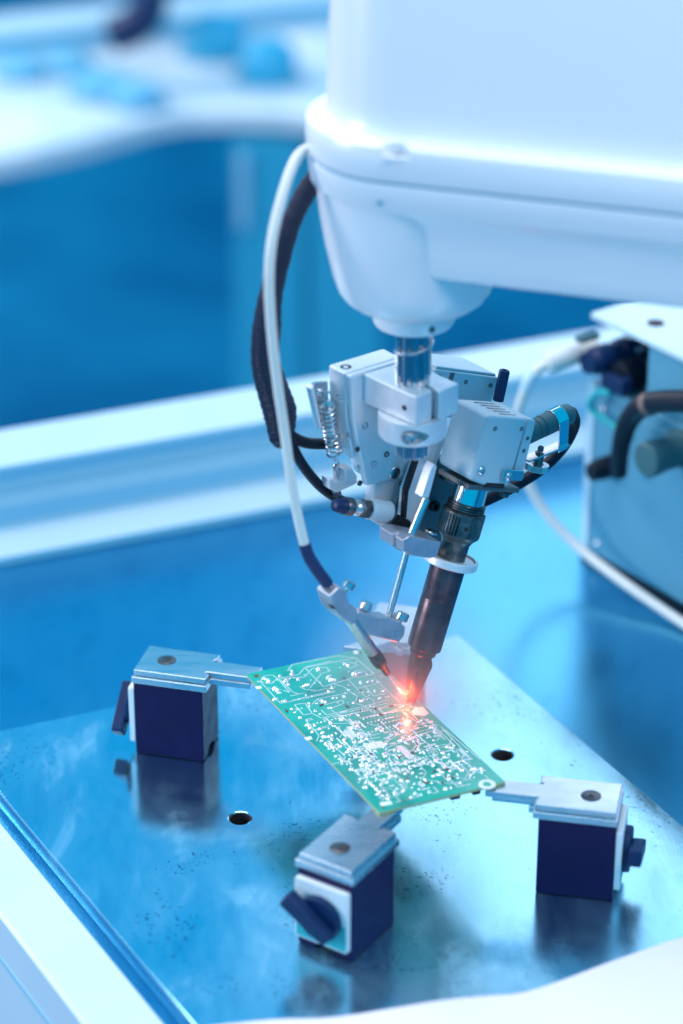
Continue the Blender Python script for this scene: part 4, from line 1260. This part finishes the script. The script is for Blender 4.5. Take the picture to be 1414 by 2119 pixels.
obj('face_strip', MB().prism([(-0.6, -112), (0.1, -112), (0.1, -98), (-0.6, -98)], lambda u, v, n: fr0 * 1.0 + V((0, 0, -fr0.z)) + fn_ * u + ZV * v + fd_ * n, -90, (fr1 - fr0).length + 290), M['cyan_plastic'], r_)
ck = obj('far_cable', MB().tube(spline([V((-231.9, 1208.3, -70)), V((-212, 1203.6, -60)), V((-200, 1212.3, -50)), V((-196, 1247.6, -40)), V((-192.7, 1339.2, -40))], 8), 20, 14), M['blue_plastic'])
tag(ck, 'thick blue cable lying over the pale rail in the far background', 'cable')

# ------------------------------------------------------------------ control box on the right
BO = V((141.6, -33.9, -10))
BU = V((0.588, -0.809, 0))           # along its visible face, towards the viewer
BV = V((0.809, 0.588, 0))            # into the box
box = thing('control_box', BO + BU * 60, 'pale metal control box with round connectors and a bright top bracket', 'control box')


def bx(u, v, n):
    return BO + BU * u + BV * v + ZV * n


obj('case', MB().prism([(0, 0), (210, 0), (210, 120), (0, 120)], bx, 0.2, 112), M['case_grey'], box, bevel=1.5)
obj('upper_case', MB().prism([(46, 0.5), (210, 0.5), (210, 110), (46, 110)], bx, 112.2, 149), M['case_grey'], box, bevel=1.0)
obj('recess_back', MB().prism([(2, 34), (46, 34), (46, 90), (2, 90)], bx, 112.2, 149), M['black_rubber'], box)
tpm = MB()
tpm.prism([(-1, -1), (212, -1), (212, 100), (44, 100), (-1, 62)], bx, 149.5, 153)
tb_ = obj('top_bracket', tpm, M['white_frame'], box, bevel=0.6)
q = (174.9, -49.3, 143)
obj('bracket_hole', MB().cyl((q[0], q[1], 142.6), (q[0], q[1], 143.4), 5.0, 28), M['hole_shade'], tb_)
obj('face_panel', MB().prism([(8, -1.2), (205, -1.2), (205, -0.05), (8, -0.05)], bx, 6, 104), M['case_grey'], box, bevel=0.5)
obj('plinth', MB().prism([(-0.8, -0.9), (210, -0.9), (210, 20), (-0.8, 20)], bx, 0.1, 5), M['black_steel'], box)
obj('corner_strip', MB().prism([(-0.9, -0.9), (5, -0.9), (5, -0.05), (-0.05, -0.05), (-0.05, 8), (-0.9, 8)], bx, 5.2, 111), M['white_frame'], box, bevel=0.2)
for u_ in (14, 98):
    for n_h in (12, 98):
        screw(box, bx(u_, -1.2, n_h), -BV, 2.4, 'dome', 'screw', 'steel')
c0_ = V((187.8, -97.4, 89.4))
obj('round_socket', MB().lathe(c0_, -BV, [(-2, 11.0), (3, 11.0), (3.5, 9.3), (20, 9.3), (21, 9.9), (27, 9.9), (28, 8.8), (28.2, 6)], 36), M['teal_rubber'], box)
c1_ = V((154.7, -51.9, 56.6))
obj('angle_plug', MB().lathe(c1_, -BV, [(-1, 6.5), (10, 6.5), (11, 6.0), (16, 5.4), (17, 4)], 28), M['black_rubber'], box)
c2_ = V((159.9, -35.2, 119.6))
obj('air_coupling', MB().lathe(c2_, -BV, [(-14, 8.5), (4, 8.5), (4.6, 7.4), (11, 7.4), (11.4, 8.2), (22, 8.2), (23, 7.2), (28, 6.2)], 30), M['blue_plastic'], box)
obj('coupling_nut', MB().lathe(c2_ + BV * 2, -BV, [(-12, 9.4), (0, 9.4), (1, 8.6)], 6), M['steel'], box, bevel=0.4)
obj('latch_tab', MB().box(V((137.7, -45.5, 132.9)), (7, 3.0, 1.6), (-BV, BU, ZV)), M['teal_rubber'], box, bevel=0.6)
c3_ = V((153.8, -57.5, 110.5))
obj('blue_tag', MB().box(c3_, (9.5, 4.0, 5.0), (BU, BV, ZV)), M['blue_plastic'], box, bevel=1.5)
c4_ = V((158.5, -50.4, 106.4))
obj('dark_coupling', MB().lathe(c4_ + BV * 4 + ZV * 5, -BV, [(-6, 10), (8, 10), (9, 8.6), (12, 8.4)], 28), M['black_rubber'], box)

pc_ = thing('power_cable', V((153.5, -87.7, 70.2)), 'thick black cable bending up from its plug on the pale control box', 'cable')
obj('cable_wall', MB().tube(spline([V((155.3, -79.9, 64.9)), V((154.7, -85.9, 82.7)), V((156.7, -92.1, 100.4)), V((161.9, -99.3, 113.7)), V((170.2, -110.7, 122.9)), V((183.6, -125.7, 130.4)), V((213.8, -160.5, 144.9))], 10), [4.6 + 1.6 * min(1, i / 30) for i in range(61)], 18), M['black_rubber'], pc_)
obj('cable_collar', MB().lathe(V((165.4, -104.1, 118.2)), V((168.4, -108.2, 121.5)) - V((165.4, -104.1, 118.2)), [(0, 6.0), (0.5, 6.6), (5, 6.6), (5.5, 6.0)], 24), M['ceramic'], pc_)

gc = thing('green_cord', V((142.9, -49.3, 91.8)), 'thin teal green cord looped against the corner of the control box', 'cord')
obj('cord_loop', MB().tube(spline([V((150.2, -59.3, 104.5)), V((144.2, -54.4, 103.1)), V((140.4, -51, 95.6)), V((142.2, -51.8, 90)), V((148.4, -56.9, 87.5)), V((155.6, -63.4, 84)), V((160.8, -67.2, 81.3))], 8), 2.0, 10), M['label_teal'], gc)

hose = thing('white_hose', V((138.5, -47.6, 2)), 'slim white hose running from the control box coupling down across the steel table', 'hose')
obj('hose_wall', MB().tube(spline([V((126.7, -40.6, 119)), V((113.6, -46, 116)), V((107.2, -44, 108)), V((102.7, -44, 96)), V((100, -42, 80)), V((101, -42.7, 62)), V((106.9, -46.9, 44)), V((117.7, -52.6, 26)), V((136.8, -65.8, 10)), V((162.2, -93.9, 1)), V((190.2, -124.8, -6)), V((222.4, -176.1, -7))], 10), 2.9, 14), M['white_tube'], hose)
obj('hose_end', MB().tube(spline([V((144.3, -32, 120)), V((134.7, -35, 119.5)), V((124.7, -42, 119)), V((115, -45.5, 117))], 8), [6.4] * 24 + [5.0], 18), M['white_tube'], hose)
obj('hose_ferrule', MB().tube(spline([V((109.1, -46.3, 112)), V((106.1, -44.9, 106)), V((104.2, -43.5, 100))], 6), 3.6, 16), M['white_frame'], hose)

# ------------------------------------------------------------------ added red point lamp for the glow at the tip
d = bpy.data.lights.new('added_tip_glow', 'POINT')
d.energy = 0.036
d.color = (1.0, 0.085, 0.03)
d.shadow_soft_size = 1.2 * MM
o = bpy.data.objects.new('added_tip_glow', d)
COL.objects.link(o)
o.location = (ip(0, 0, 9) + HB * 3.5 - HA * 6.0) * MM

# thin solder fume hanging round the hot tip, lit by the lamps and by the added red one
m = bpy.data.materials.new('solder_fume')
m.use_nodes = True
nt = m.node_tree
nt.nodes.remove(nt.nodes['Principled BSDF'])
pv = N(m, 'ShaderNodeVolumePrincipled')
pv.inputs['Color'].default_value = (0.92, 0.92, 0.92, 1)
pv.inputs['Anisotropy'].default_value = 0.0
tc = N(m, 'ShaderNodeTexCoord')
gr = N(m, 'ShaderNodeTexGradient')
gr.gradient_type = 'SPHERICAL'
mp_ = N(m, 'ShaderNodeMapping')
mp_.inputs['Scale'].default_value = (1 / 0.062,) * 3
L(m, tc.outputs['Object'], mp_.inputs['Vector'])
L(m, mp_.outputs['Vector'], gr.inputs['Vector'])
dn = math_node(m, 'MULTIPLY', math_node(m, 'POWER', gr.outputs['Fac'], 1.7), 22.0)
L(m, dn, pv.inputs['Density'])
L(m, pv.outputs['Volume'], nt.nodes['Material Output'].inputs['Volume'])
fc = ip(0, 0, 8)
fume = obj('solder_fume', MB().lathe(fc - ZV * 62, ZV, [(62 - 62 * math.cos(math.pi * i / 16), max(0.2, 62 * math.sin(math.pi * i / 16))) for i in range(17)], 28), m, origin=fc)
fume['kind'] = 'stuff'
tag(fume, 'thin glowing solder fume around the hot iron tip', 'smoke')
